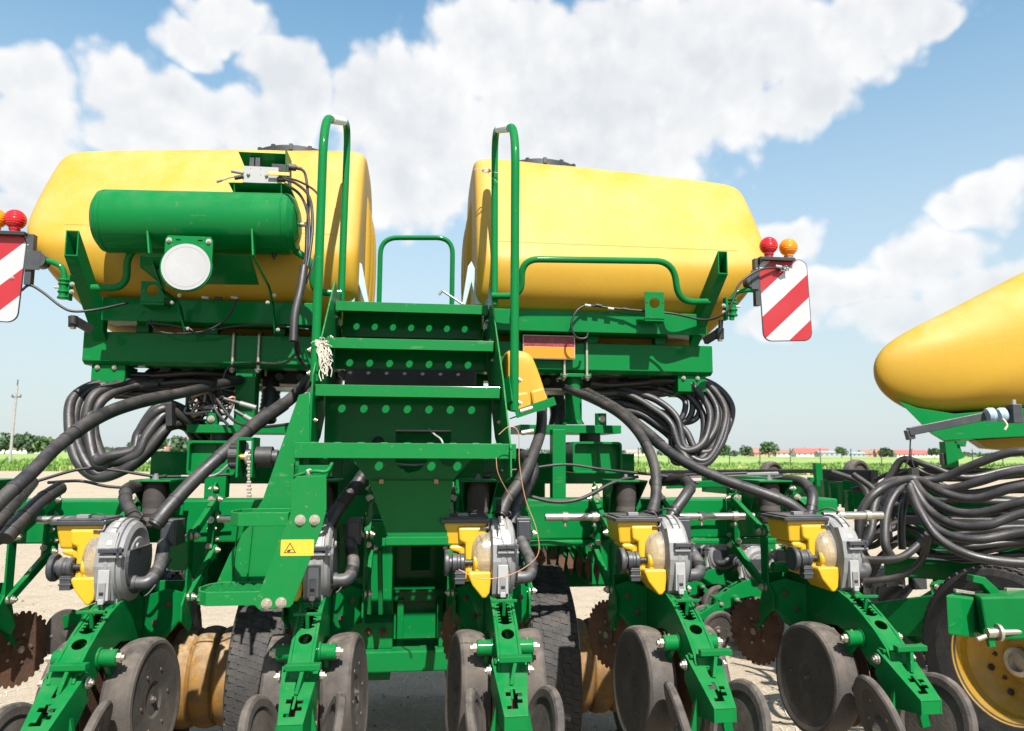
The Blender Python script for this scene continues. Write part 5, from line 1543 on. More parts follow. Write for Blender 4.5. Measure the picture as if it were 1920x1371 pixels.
hose([(-40, 985, 2.55), (0, 940, 2.62), (60, 885, 2.75), (110, 835, 2.9), (180, 785, 3.1), (250, 757, 3.3), (350, 735, 3.6), (450, 712, 3.92)], .0245, cuffs=[(.5, 20)])
hose([(290, 985, 2.82), (320, 948, 2.86), (370, 895, 2.95), (430, 840, 3.05), (480, 795, 3.2), (545, 748, 3.4), (585, 705, 3.65)], .0265, cuffs=[(.02, 3), (.62, 10)])
hose([(615, 985, 2.84), (640, 945, 2.88), (672, 905, 2.95), (700, 860, 3.0), (715, 800, 3.2), (720, 740, 3.5)], .0255, cuffs=[(.02, 3)])
hose([(938, 968, 2.84), (950, 938, 2.88), (978, 898, 2.95), (1000, 850, 3.05), (1015, 800, 3.2), (1012, 745, 3.4), (990, 715, 3.8)], .0235, cuffs=[(.02, 3), (.3, 8)])
hose([(960, 985, 3.0), (968, 950, 3.05), (988, 915, 3.08), (1000, 880, 3.1), (985, 855, 3.15), (960, 850, 3.3)], .0235)
hose([(1222, 968, 2.93), (1230, 925, 3.0), (1226, 870, 3.1), (1200, 815, 3.25), (1160, 775, 3.45), (1110, 748, 3.7), (1060, 728, 3.95)], .0225, cuffs=[(.02, 3)])
hose([(1510, 968, 2.96), (1480, 945, 2.98), (1430, 925, 3.02), (1350, 897, 3.12), (1270, 858, 3.25), (1205, 805, 3.45), (1155, 765, 3.65), (1100, 735, 3.9)], .024, cuffs=[(.64, 12)])
hose([(1248, 990, 2.98), (1262, 962, 3.0), (1285, 930, 3.03), (1294, 912, 3.08), (1280, 900, 3.18), (1245, 902, 3.3), (1225, 905, 3.4)], .0235, cuffs=[(.62, 9)])
hose([(1512, 985, 3.0), (1522, 950, 3.02), (1522, 925, 3.06), (1505, 905, 3.15), (1475, 900, 3.3), (1450, 905, 3.4)], .0235)
hose([(262, 985, 2.92), (248, 962, 2.98), (236, 938, 3.05), (240, 918, 3.12), (270, 909, 3.3), (300, 912, 3.4)], .0235, cuffs=[(.55, 9)])
hose([(10, 1010, 2.66), (35, 980, 2.72), (75, 940, 2.82), (112, 915, 2.95)], .0255)
hose([(-20, 1000, 2.75), (0, 975, 2.8), (30, 940, 2.95), (60, 905, 3.2)], .024)
# corrugated fan ducts behind the posts
for lst in ([(505, 690, 4.2), (508, 740, 4.15), (500, 790, 4.1)], [(1040, 740, 4.2), (1048, 775, 4.15), (1042, 810, 4.1)]):
    sp = spline([P(*q) for q in lst], 12); m = MB()
    m.tube(sp, [.045 + .006 * (k % 2) for k in range(len(sp))], 'hose', 14); part(m, 'corrugated_duct', bevel=0)
# bundles looping out at both ends under the tanks
random.seed(11)
LEFT = [(255, 712, 4.05), (190, 718, 3.95), (140, 745, 3.85), (128, 800, 3.78), (146, 860, 3.72), (185, 892, 3.70), (232, 880, 3.70), (275, 835, 3.72), (315, 790, 3.76), (348, 792, 3.85), (372, 826, 3.95), (380, 850, 4.0)]
for k in range(7):
    ox = [0, 12, 25, 38, 50, 18, 34][k]; oy = [0, 5, -3, 4, -4, 12, -10][k]
    pts = []
    for i, (u, v, y) in enumerate(LEFT):
        f = math.sin(math.pi * i / (len(LEFT) - 1))
        if i < 5: du, dv = ox * 1.0, oy * .5 + ox * .15
        elif i < 7: du, dv = ox * .6, -ox * .75 + oy
        elif i < 9: du, dv = -ox * .1 + oy, -ox * .9 + 14 + oy * .6
        else: du, dv = ox * .3, -ox * .3 + 8
        pts.append((u + du + random.uniform(-3, 3), v + dv + random.uniform(-3, 3), y + .02 * (k % 3) + random.uniform(-.02, .02)))
    hose(pts, .0245, name='seed_hose')
RIGHT = [(1180, 712, 4.1), (1260, 705, 4.0), (1325, 722, 3.95), (1358, 765, 3.9), (1352, 815, 3.86), (1325, 858, 3.84), (1296, 860, 3.86), (1270, 830, 3.9), (1235, 800, 3.96), (1190, 778, 4.02), (1140, 770, 4.1)]
for k in range(8):
    ox = [0, -9, -19, -29, 10, -38, 5, -14][k]; oy = [0, 5, 10, -8, -6, 14, 12, -16][k]
    pts = []
    for i, (u, v, y) in enumerate(RIGHT):
        if i < 2: du, dv = 0, oy * .6
        elif i < 5: du, dv = ox, oy * .6 - ox * .15
        elif i < 7: du, dv = ox * .8, oy - ox * .2 - abs(ox) * .5
        else: du, dv = ox * .6 + 6, oy * 1.3 - abs(ox) * .7 - k * 2
        pts.append((u + du + random.uniform(-3, 3), v + dv + random.uniform(-4, 4), y + .02 * (k % 3)))
    hose(pts, .0195, name='seed_hose')
for k in range(3):
    hose([(1270 - 18 * k, 716 + 6 * k, 4.05), (1303 - 12 * k, 735 + 5 * k, 4.0), (1312 - 14 * k, 770, 3.97), (1296 - 14 * k, 790 + 3 * k, 3.97), (1255, 792 - 7 * k, 4.0), (1200, 780 - 8 * k, 4.05), (1150, 772 - 8 * k, 4.1)], .0165, name='seed_hose')
part(MB().tube([P(1268, 835, 3.88), P(1292, 868, 3.84)], .028, 'black', 12), 'hose_strap', bevel=0)
c0 = P(322, 757, 3.75); part(MB().bar(c0, P(323, 800, 3.75), .03, .10, 'black', up=(0, 1, 0)), 'hose_strap')
# dark hose runs under the beam
for sgn, xs in ((-1, (215, 440)), (1, (1105, 1275))):
    for k in range(8):
        v = 700 + k * 6
        a, b = xs
        mid = (a + b) / 2
        hose([(a, v + random.uniform(-3, 3), 4.0 + .06 * (k % 3)), (mid - 40, v + 2 + random.uniform(-3, 3), 4.05 + .05 * (k % 3)), (mid + 40, v - 3 + random.uniform(-3, 3), 4.05 + .05 * (k % 3)), (b, v + 8 * (1 if sgn < 0 else -1) + random.uniform(-3, 3), 4.1)], .017, name='seed_hose', n=8)
# wiring knot behind the left post
m = MB()
for k in range(16):
    c = P(390, 755, 3.85)
    p = [c + Vector((random.uniform(-.10, .12), random.uniform(-.06, .06), random.uniform(-.09, .08))) for _ in range(4)]
    m.tube(spline(p, 5), random.choice([.005, .007, .009]), random.choice(['black', 'black', 'hose', 'grey', 'copper']), 6)
part(m, 'wiring_knot', bevel=0)['kind'] = 'stuff'
for (u0, v0, u1, v1) in ((420, 748, 480, 765), (405, 768, 425, 775), (440, 770, 475, 790)):
    part(MB().cyl(P(u0, v0, 3.82), P((u0 + u1) / 2, (v0 + v1) / 2, 3.82), .010, 'charcoal', 8).cyl(P((u0 + u1) / 2, (v0 + v1) / 2, 3.82), P(u1, v1, 3.82), .013, 'grey', 8), 'plug', bevel=.001)
for lst in ([(415, 735, 3.85), (428, 690, 3.86), (470, 682, 3.84), (530, 682, 3.6), (556, 662, 3.2)], [(400, 740, 3.8), (440, 790, 3.7), (490, 800, 3.6), (545, 795, 3.5)], [(395, 730, 3.8), (405, 770, 3.78), (430, 800, 3.7)]):
    part(MB().tube(spline([P(*q) for q in lst]), .007, 'black', 8), 'cable', bevel=0)
# clutter behind the stairs: fan housing and ducts
m = MB().lathe([(.26, -.12), (.30, -.10), (.30, .10), (.26, .12)], P(770, 705, 4.35), (0, 1, .1), 'black', 36); part(m, 'fan_housing', bevel=.003)
for k in range(5):
    hose([(640 + 55 * k, 700, 3.9), (655 + 50 * k, 715 + 6 * (k % 2), 3.85), (650 + 55 * k, 740, 3.8), (640 + 50 * k, 770, 3.85)], .02)

# ------------------------------------------------------------------ twine and wire on the rails (things of their own)
def world_part(m, name, label, cat, origin):
    m.xf(RM.to_4x4()); o = m.build(name, None, 0, loc=RM @ origin)
    return tag(o, label, cat)


random.seed(5)
m = MB(); c = P(598, 645, 2.88)
for k in range(6):
    ang = [2 * math.pi * i / 14 for i in range(15)]
    m.tube([c + Vector((.021 * math.cos(a), .02 + .021 * math.sin(a), -.008 + .004 * k + .002 * math.sin(a * 2))) for a in ang], .0028, 'twine', 5)
for k in range(26):
    x0, z0 = c.x + random.uniform(-.01, .03), c.z + random.uniform(-.01, .015)
    L_ = random.uniform(.05, .15)
    pts = [(x0, c.y - .004, z0)]
    for j in range(1, 6):
        t = j / 5
        pts.append((x0 + .02 * t + random.uniform(-.008, .010), c.y - .006 + random.uniform(-.006, .006), z0 - L_ * t + random.uniform(-.004, .004)))
    m.tube(spline(pts, 3), .0021, 'twine', 5)
for k in range(7):
    a = random.uniform(-.5, 3.6); L_ = random.uniform(.03, .06)
    m.tube(spline([c, c + Vector((math.cos(a) * L_ * .6, -.012, math.sin(a) * L_ * .4)), c + Vector((math.cos(a) * L_, -.01, math.sin(a) * L_ * .5 - .01))], 4), .0014, 'twine', 4)
world_part(m, 'baler_twine', 'frayed pale twine knotted round the left handrail', 'twine', c)
m = MB(); c = P(912, 321, 3.75)
for k in range(3): m.tube([c + Vector((.021 * math.cos(a), .021 * math.sin(a), .003 * k)) for a in [2 * math.pi * i / 12 for i in range(13)]], .0025, 'twine', 5)
m.tube(spline([c, P(925, 323, 3.73), P(940, 325, 3.73)], 4), .0014, 'twine', 4); m.tube(spline([c, P(925, 335, 3.73), P(945, 352, 3.73)], 4), .001, 'twine', 4); m.tube(spline([c, P(898, 317, 3.73), P(888, 318, 3.73)], 4), .0014, 'twine', 4)
world_part(m, 'tie_string', 'thin string tied round the right handrail near its top', 'string', c)
m = MB()
m.tube(spline([P(935, 815, 2.5), P(955, 800, 2.5), P(972, 812, 2.5), P(974, 870, 2.5), P(985, 935, 2.5), P(1005, 990, 2.5), P(1010, 1035, 2.5), P(990, 1060, 2.5), P(950, 1080, 2.5), P(900, 1085, 2.5), P(860, 1068, 2.52)]), .0016, 'copper', 5)
m.tube(spline([P(930, 858, 2.55), P(935, 890, 2.55), P(960, 938, 2.6)]), .0016, 'copper', 5)
world_part(m, 'bent_wire', 'thin copper coloured wire dangling from the right of the steps', 'wire', P(974, 870, 2.5))
# ------------------------------------------------------------------ the second planter at the right, seen from its rear corner
O2 = Vector((4.3, 4.6, 0))
planter2 = thing('seed_planter', 'second green planter cut by the right edge, its yellow tank tapering to a nose', 'planter', O2, 0)


def part2(m, name, parent=None, bevel=.003):
    m.xf(Matrix.Translation(-O2)); return m.build(name, parent or planter2, bevel)


# tank: nose profile drawn out along the planter's cross direction
YT = 4.5
nose = [(1632, 696), (1634, 672), (1656, 643), (1704, 614), (1770, 583), (1850, 541), (1940, 495), (2060, 440), (2200, 395), (2400, 375), (2600, 420), (2720, 520), (2720, 640), (2600, 740), (2300, 770), (2000, 772), (1820, 772), (1750, 776), (1695, 765), (1655, 742), (1637, 718)]
n = len(nose); rings = []
q = [PW(u, v, YT) for u, v in nose]
cx, cz = sum(v.x for v in q) / n, sum(v.z for v in q) / n
for (dy, sc) in ((-.18, .0), (-.175, .45), (-.14, .72), (-.07, .90), (0, .985), (.06, 1.0), (.5, .99), (1.0, .97), (1.3, .93), (1.45, .8), (1.5, .5), (1.5, 0)):
    rings.append([Vector((cx + (v.x - cx) * sc + max(0, dy) * .58, YT + dy, cz + (v.z - cz) * sc)) for v in q])
m = MB().add([v for r_ in rings for v in r_], [(k * n + i, (k + 1) * n + i, (k + 1) * n + (i + 1) % n, k * n + (i + 1) % n) for k in range(len(rings) - 1) for i in range(n)], 'tank', True)
o = part2(m, 'tank', bevel=0)
bm = bmesh.new(); bm.from_mesh(o.data); bmesh.ops.remove_doubles(bm, verts=bm.verts, dist=1e-5); bmesh.ops.recalc_face_normals(bm, faces=bm.faces); bm.to_mesh(o.data); bm.free()
ss = o.modifiers.new('round', 'SUBSURF'); ss.levels = 2; ss.render_levels = 2
# seat pan and frame under the tank
q = [PW(u, v, 4.42) for u, v in ((1685, 752), (1720, 765), (1790, 776), (1990, 760), (1990, 815), (1770, 826), (1740, 808), (1708, 775))]
m = MB()
m.add(q + [v + Vector((.35, .6, 0)) for v in q], [tuple(range(8)), tuple(range(15, 7, -1))] + [(i, i + 8, (i + 1) % 8 + 8, (i + 1) % 8) for i in range(8)], 'green')
part2(m, 'tank_cradle')
q = [PW(u, v, 4.6) for u, v in ((1828, 825), (1850, 840), (1990, 852), (1990, 815))]
m = MB().add(q + [v + Vector((.2, .4, 0)) for v in q], [(0, 1, 2, 3), (7, 6, 5, 4), (0, 4, 5, 1), (1, 5, 6, 2), (2, 6, 7, 3), (3, 7, 4, 0)], 'tank'); part2(m, 'tank_sump')
m = MB().bar(PW(1703, 810, 4.1), PW(1885, 773, 4.0), .045, .045, 'charcoal'); m.bar(PW(1703, 806, 4.1), PW(1708, 824, 4.1), .04, .035, 'charcoal', up=(0, 1, 0))
stay = part2(m, 'hose_stay')
for u in (1857, 1878):
    c = PW(u, 778, 3.98); part2(MB().lathe([(.036, -.018), (.040, 0), (.036, .018)], c, (1, -.1, .2), 'blue_pipe', 18), 'blue_tape', stay, 0)
c = PW(1902, 776, 3.97); m = MB().box(c, (.05, .06, .10), 'charcoal'); m.cyl(c + Vector((0, 0, .05)), c + Vector((0, 0, .075)), .012, 'zinc', 8); part2(m, 'stay_clamp', stay)
part2(MB().tube(spline([PW(1880, 785, 3.95), PW(1888, 797, 3.95), PW(1884, 806, 3.95)]), .006, 'twine', 6), 'loose_end', stay, 0)
m = MB().tube([PW(1707, 824, 4.1), PW(1706, 852, 4.1)], .004, 'black', 6); m.tube([PW(1706, 852, 4.1), PW(1696, 880, 4.1)], .004, 'black', 6); m.tube([PW(1706, 852, 4.1), PW(1715, 880, 4.1)], .004, 'black', 6); m.box(PW(1713, 888, 4.1), (.04, .04, .06), 'black')
part2(m, 'hanger_cord', stay, 0)
# hoses hanging over the hanger
H2 = [[(1990, 850, 3.7), (1900, 848, 3.8), (1830, 870, 3.9), (1770, 895, 4.0), (1712, 905, 4.05), (1680, 925, 4.0), (1662, 965, 3.95), (1660, 1020, 3.9), (1672, 1045, 3.9)],
      [(1990, 880, 3.65), (1900, 885, 3.75), (1830, 905, 3.85), (1770, 917, 3.95), (1715, 903, 4.05), (1665, 905, 4.0), (1640, 945, 3.95), (1632, 1000, 3.9), (1612, 1035, 3.9)],
      [(1990, 900, 3.6), (1900, 915, 3.7), (1830, 935, 3.8), (1770, 925, 3.9), (1712, 898, 4.05), (1650, 918, 3.95), (1615, 960, 3.95), (1610, 1010, 3.95)],
      [(1990, 935, 3.55), (1920, 940, 3.6), (1850, 960, 3.7), (1790, 960, 3.8), (1735, 930, 3.95), (1712, 900, 4.05)],
      [(1990, 955, 3.5), (1910, 965, 3.6), (1850, 985, 3.65), (1790, 985, 3.75), (1740, 955, 3.9), (1708, 905, 4.0)],
      [(1995, 985, 3.5), (1900, 1000, 3.6), (1830, 1012, 3.65), (1770, 1000, 3.75), (1730, 965, 3.85), (1705, 910, 3.95)],
      [(1990, 1055, 3.5), (1900, 1055, 3.55), (1820, 1042, 3.6), (1760, 1010, 3.7), (1725, 960, 3.8), (1706, 915, 3.9)],
      [(1700, 925, 4.0), (1692, 960, 3.95), (1690, 1000, 3.95), (1692, 1030, 3.95)], [(1600, 1045, 3.9), (1640, 1050, 3.85), (1690, 1045, 3.8), (1730, 1015, 3.8)], [(1620, 1090, 4.6), (1690, 1080, 4.5), (1730, 1045, 4.4), (1740, 1000, 4.3)],
      [(1600, 890, 4.6), (1640, 920, 4.5), (1660, 960, 4.4), (1668, 1010, 4.3)], [(1560, 885, 4.8), (1610, 905, 4.7), (1630, 940, 4.6), (1625, 990, 4.5)]]
random.seed(17)
for k in range(12):
    v0 = 868 + k * 15; yy = 4.35 + .05 * (k % 4)
    H2.append([(2000, v0 + random.uniform(-12, 12), yy - .1), (1900, v0 + random.uniform(-6, 14), yy), (1810, v0 + 18 + random.uniform(-8, 10), yy + .05), (1740, v0 + 10 + random.uniform(-12, 12), yy + .15), (1690, v0 - 10 + random.uniform(-20, 12), yy + .25), (1650 + random.uniform(-30, 20), v0 + random.uniform(0, 60), yy + .3), (1630 + random.uniform(-40, 30), v0 + random.uniform(50, 110), yy + .4)])
for k, lst in enumerate(H2):
    part2(MB().tube(spline([PW(*q) for q in lst], 9), .0225 if k < 7 else .019, 'hose', 12), 'seed_hose', bevel=0)
# toolbars and rails
for (a, b, w, h, mt, nm) in ((PW(1585, 925, 5.6), PW(2100, 985, 4.6), .2, .2, 'green', 'toolbar'), (PW(1690, 1000, 4.9), PW(2100, 1020, 4.3), .16, .16, 'green', 'frame_beam'), (PW(1660, 1060, 5.0), PW(2100, 1090, 4.3), .12, .12, 'green', 'frame_beam'),
                             (PW(1690, 975, 4.55), PW(2100, 985, 4.2), .06, .05, 'black', 'cable_channel'), (PW(1330, 905, 7.2), PW(1600, 925, 5.8), .2, .17, 'green', 'toolbar'), (PW(1240, 885, 7.4), PW(1560, 883, 6.2), .035, .035, 'black', 'pipe_rail'), (PW(1290, 893, 6.4), PW(1460, 888, 6.2), .03, .03, 'grey', 'pipe_rail'),
                             (PW(1540, 890, 6.0), PW(1640, 893, 5.6), .1, .09, 'black', 'cable_box'), (PW(1250, 910, 6.9), PW(1420, 905, 6.6), .1, .06, 'green', 'frame_beam'), (PW(1620, 1165, 5.1), PW(1770, 1150, 4.6), .1, .22, 'green', 'frame_beam')):
    part2(MB().bar(a, b, w, h, mt), nm, bevel=.008)
for lst in ([(1640, 900, 5.2), (1672, 885, 5.1), (1700, 882, 5.1), (1800, 880, 5.0), (1880, 883, 5.0)], [(1655, 908, 5.2), (1680, 893, 5.1), (1710, 889, 5.1), (1860, 888, 5.0)]):
    part2(MB().tube(fillet([PW(*q) for q in lst], .1), .014, 'charcoal', 10), 'guard_rail', bevel=0)
for (u, v0, v1, Y, w) in ((1532, 868, 912, 5.9, .05), (1560, 905, 950, 5.2, .05), (1590, 920, 960, 5.0, .04), (1545, 900, 945, 5.1, .03), (1520, 895, 945, 5.3, .03)):
    part2(MB().bar(PW(u, v0, Y), PW(u + 3, v1, Y), w, .06, 'green', up=(0, 1, 0)), 'bracket')
# stacked upright with lamp far behind
m = MB().bar(PW(1777, 828, 7.0), PW(1782, 880, 7.0), .11, .1, 'green', up=(0, 1, 0)); m.bar(PW(1785, 826, 7.0), PW(1806, 832, 7.0), .1, .06, 'green'); m.bar(PW(1768, 850, 7.0), PW(1770, 872, 7.0), .05, .05, 'black', up=(0, 1, 0)); m.bar(PW(1790, 835, 7.0), PW(1800, 860, 7.0), .06, .05, 'green', up=(0, 1, 0))
part2(m, 'wing_upright')
for (u, v, r_, Y) in ((1606, 892, .15, 7.0), (1446, 890, .13, 7.4)):
    m = MB().lathe([(0, -.03), (r_ * .7, -.03), (r_ * .78, -.05), (r_ * .93, -.05), (r_, -.02), (r_, .02), (r_ * .93, .05), (r_ * .78, .05), (r_ * .7, .03), (0, .03)], PW(u, v, Y), (.5, -.85, 0), 'rubber', 36); part2(m, 'gauge_wheel', bevel=0)
# carrying wheel with yellow rim
WC = PW(1912, 1243, 4.15); WC.z = .505
ax2 = Vector((.93, .36, 0)).normalized()
m, ri = carrying_wheel(0, 0, 0, .505, .27, tread=True)
MW = Matrix.Translation(WC) @ Matrix.Rotation(math.atan2(ax2.y, ax2.x), 4, 'Z')
m.xf(MW); wh = part2(m, 'carrying_wheel', bevel=0)
m = MB().lathe([(ri + .006, -.118), (ri + .012, -.122), (ri + .004, -.108), (ri - .02, -.095), (ri - .028, -.05), (ri - .05, -.03), (ri - .09, .02), (.12, .055), (.115, .03), (.09, .02), (.001, .02)], (0, 0, 0), (1, 0, 0), 'rim_yellow', 56, caps=False)
for k in range(8):
    a = 2 * math.pi * k / 8; m.lathe([(.014, -.01), (.014, .004), (.008, .004), (.008, -.02)][::-1], (.045, .165 * math.cos(a), .165 * math.sin(a)), (1, 0, 0), 'rust', 8, False)
m.xf(MW); part2(m, 'rim', wh, 0)
for k in range(8):
    a = 2 * math.pi * (k + .5) / 8
    m = MB().bolt((.018, .19 * math.cos(a), .19 * math.sin(a)), (-1, 0, 0), .014, 'charcoal'); m.xf(MW); part2(m, 'wheel_nut', wh, 0)
m = MB().lathe([(.075, 0), (.075, .05), (.05, .055), (.045, .03), (.0, .03)], (.03, 0, 0), (-1, 0, 0), 'steel', 24); m.xf(MW); part2(m, 'hub', wh, .002)
# wing end: capped square tube with bracket in front of the wheel
YE = 3.25
a, b = PW(1773, 1113, YE), PW(1848, 1197, YE)
m = MB(); q = [PW(u, v, YE) for u, v in ((1773, 1115), (1826, 1122), (1826, 1197), (1777, 1191))]; q2 = [PW(u, v, YE + .0) + Vector((.12, .10, 0)) for u, v in ((1773, 1115), (1826, 1122), (1826, 1197), (1777, 1191))]
m.add(q + q2, [(0, 1, 2, 3), (7, 6, 5, 4), (0, 4, 5, 1), (1, 5, 6, 2), (2, 6, 7, 3), (3, 7, 4, 0)], 'green')
wb = part2(m, 'wing_bar', bevel=.008)
m = MB().bar(PW(1834, 1153, YE), PW(2000, 1150, YE - .1), .16, .17, 'green'); part2(m, 'bar_body', wb, .008)
m = MB(); q = [PW(u, v, YE - .02) for u, v in ((1826, 1079), (1848, 1083), (1874, 1107), (1874, 1130), (1862, 1132), (1856, 1112), (1842, 1096), (1824, 1092))]
m.add(q + [v + Vector((0, .05, 0)) for v in q], [tuple(range(8)), tuple(range(15, 7, -1))] + [(i, i + 8, (i + 1) % 8 + 8, (i + 1) % 8) for i in range(8)], 'green'); part2(m, 'bar_hook', wb)
m = MB().cyl(PW(1850, 1187, YE - .1), PW(1874, 1186, YE - .1), .020, 'steel', 14); m.cyl(PW(1872, 1186, YE - .1), PW(2000, 1181, YE - .12), .012, 'steel', 12); m.lathe([(.034, -.006), (.034, .006)], PW(1872, 1186, YE - .1), (1, 0, 0), 'zinc', 18, False); m.cyl(PW(1833, 1199, YE - .1), PW(1848, 1193, YE - .1), .010, 'zinc', 8)
m.bar(PW(1856, 1190, YE - .09), PW(1860, 1212, YE - .09), .03, .02, 'green', up=(0, 1, 0))
part2(m, 'drive_shaft', wb, .001)
for (u0, v0, u1, v1) in ((1790, 1107, 1825, 1112), (1885, 1105, 1990, 1110)):
    part2(MB().bar(PW(u0, v0, YE + .02), PW(u1, v1, YE + .02), .02, .012, 'zinc'), 'edge_strip', wb, .001)
# its row units, let down to the ground, tails towards the viewer's left
for (u, v, Y, ang) in ((1660, 1112, 5.25, -76), (1418, 1056, 6.55, -78), (1352, 1036, 7.15, -78), (1300, 1020, 7.8, -78)):
    c = PW(u, v, Y)
    k = copy_tree(unit0, planter2)
    a = R(ang)
    off = Matrix.Rotation(a, 3, 'Z') @ Vector((0, 2.855 - Y0, 0))
    k.location = Vector((c.x, c.y, -.545)) - off - Vector((O2.x, O2.y, 0))
    k.rotation_euler = (0, 0, a)
# green weeds of small plants: far fields and village
# ------------------------------------------------------------------ plants at the field edge
random.seed(21)


def tuft_field(name, count, x0, x1, y0, y1, h0, h1, label):
    m = MB()
    vs = []; fs = []; mi_ = []
    for q in range(4): m.mi('weed%d' % q)
    for k in range(count):
        y = y0 + (y1 - y0) * random.random() ** 2.0
        x = random.uniform(x0, x1) * (y / y1 * .6 + .4)
        big = mnoise.noise((x * .12, y * .12, 1.0)) + .6 * mnoise.noise((x * .5, y * .5, 5.0))
        h = random.uniform(h0, h1) * (1.0 + .9 * max(0, big))
        if big < -.35 and random.random() < .5: continue
        mt = random.choice([0, 1, 1, 2]) if big > .1 else random.choice([0, 1, 3, 3])
        for j in range(5):
            a = random.uniform(0, 6.28); l = random.uniform(.15, .5) * h; w = random.uniform(.05, .14) * (h + .3)
            bx, by = x + random.uniform(-.25, .25), y + random.uniform(-.25, .25)
            t = Vector((bx + math.cos(a) * l, by + math.sin(a) * l, .02 + h * random.uniform(.6, 1.0)))
            s_ = Vector((-math.sin(a), math.cos(a), 0)) * w
            mdl = Vector((bx + math.cos(a) * l * .35, by + math.sin(a) * l * .35, .02 + h * .5))
            o_ = len(vs)
            vs += [(bx - s_.x * .4, by - s_.y * .4, .0), (bx + s_.x * .4, by + s_.y * .4, .0), tuple(mdl + s_), tuple(t), tuple(mdl - s_)]
            fs.append((o_, o_ + 1, o_ + 2, o_ + 3, o_ + 4)); mi_.append(mt)
    m.v = [Vector(v) for v in vs]; m.f = fs; m.m = mi_; m.sm = [False] * len(fs)
    o = m.build(name, None, 0); o['kind'] = 'stuff'; tag(o, label, 'weeds')
    return o


tuft_field('weeds', 15000, -75, 95, 60, 115, .25, .6, 'rough green weeds along the near edge of the field')
# stones and straw scattered on the yard
random.seed(9)
m = MB(); vs = []; fs = []; ms = []
m.mi('concrete'); m.mi('twine'); m.mi('bark')
for k in range(16000):
    y = 3.2 + 22 * random.random() ** 1.7; x = random.uniform(-.85, .85) * y + .1
    s_ = random.uniform(.004, .015) * (1 if random.random() < .93 else 2.2)
    o_ = len(vs)
    if random.random() < .6:
        for d in ((1, 0, 0), (0, 1, 0), (-1, 0, 0), (0, -1, 0), (0, 0, .8)):
            vs.append((x + d[0] * s_ * random.uniform(.6, 1.3), y + d[1] * s_ * random.uniform(.6, 1.3), -.004 + d[2] * s_ * random.uniform(.5, 1.1)))
        fs += [(o_, o_ + 1, o_ + 4), (o_ + 1, o_ + 2, o_ + 4), (o_ + 2, o_ + 3, o_ + 4), (o_ + 3, o_, o_ + 4)]; ms += [random.choice([0, 0, 0, 2])] * 4
    else:
        a = random.uniform(0, 3.14); l = random.uniform(.02, .09); w = random.uniform(.0012, .003)
        dx, dy = math.cos(a) * l, math.sin(a) * l; px_, py_ = -math.sin(a) * w, math.cos(a) * w
        vs += [(x - dx + px_, y - dy + py_, .001), (x - dx - px_, y - dy - py_, .001), (x + dx - px_, y + dy - py_, .006), (x + dx + px_, y + dy + py_, .006)]
        fs.append((o_, o_ + 1, o_ + 2, o_ + 3)); ms.append(1)
m.v = [Vector(v) for v in vs]; m.f = fs; m.m = ms; m.sm = [False] * len(fs)
o = m.build('gravel', None, 0); o['kind'] = 'stuff'; tag(o, 'loose stones and straw bits on the pale dirt yard', 'gravel')

# ------------------------------------------------------------------ village: houses and trees
def house(px, Y, w, d, h, roof_h, rz, wall, roof, label):
    c = PW(px, 850, Y); c.z = 0
    t = thing('house', label, 'house', c, rz, 'village houses on the horizon')
    m = MB()
    m.span((-w / 2, -d / 2, 0), (w / 2, d / 2, h), wall); m.prism([(-d / 2, h), (d / 2, h), (0, h + roof_h * .96)], 'x', -w / 2, w / 2, wall)
    m.build('wall', t, .02)
    ov = .5
    m = MB()
    for s in (-1, 1):
        a0 = Vector((0, s * (d / 2 + ov), h - ov * roof_h / (d / 2))); a1 = Vector((0, 0, h + roof_h))
        x0, x1 = -w / 2 - ov, w / 2 + ov
        u = Vector((0, 0, .14))
        q = [Vector((x0, a0.y, a0.z)), Vector((x1, a0.y, a0.z)), Vector((x1, a1.y, a1.z)), Vector((x0, a1.y, a1.z))]
        m.add(q + [v + u for v in q], [(0, 3, 2, 1), (4, 5, 6, 7), (0, 1, 5, 4), (1, 2, 6, 5), (2, 3, 7, 6), (3, 0, 4, 7)], roof)
    ro = m.build('roof', t, 0)
    m = MB().span((w * .18, -.4, h + roof_h * .4), (w * .18 + .8, .4, h + roof_h + .9), 'wall_brick'); m.build('chimney', ro, .02)
    k = max(2, int(w / 4))
    for i in range(k):
        x = -w / 2 + w * (i + .5) / k
        f = MB().span((x - .6, -d / 2 - .06, h * .35), (x + .6, -d / 2 - .003, h * .35 + 1.3), 'white').build('window', t, 0)
        MB().span((x - .5, -d / 2 - .09, h * .35 + .1), (x + .5, -d / 2 - .063, h * .35 + 1.2), 'pane').build('pane', f, 0)
    return t


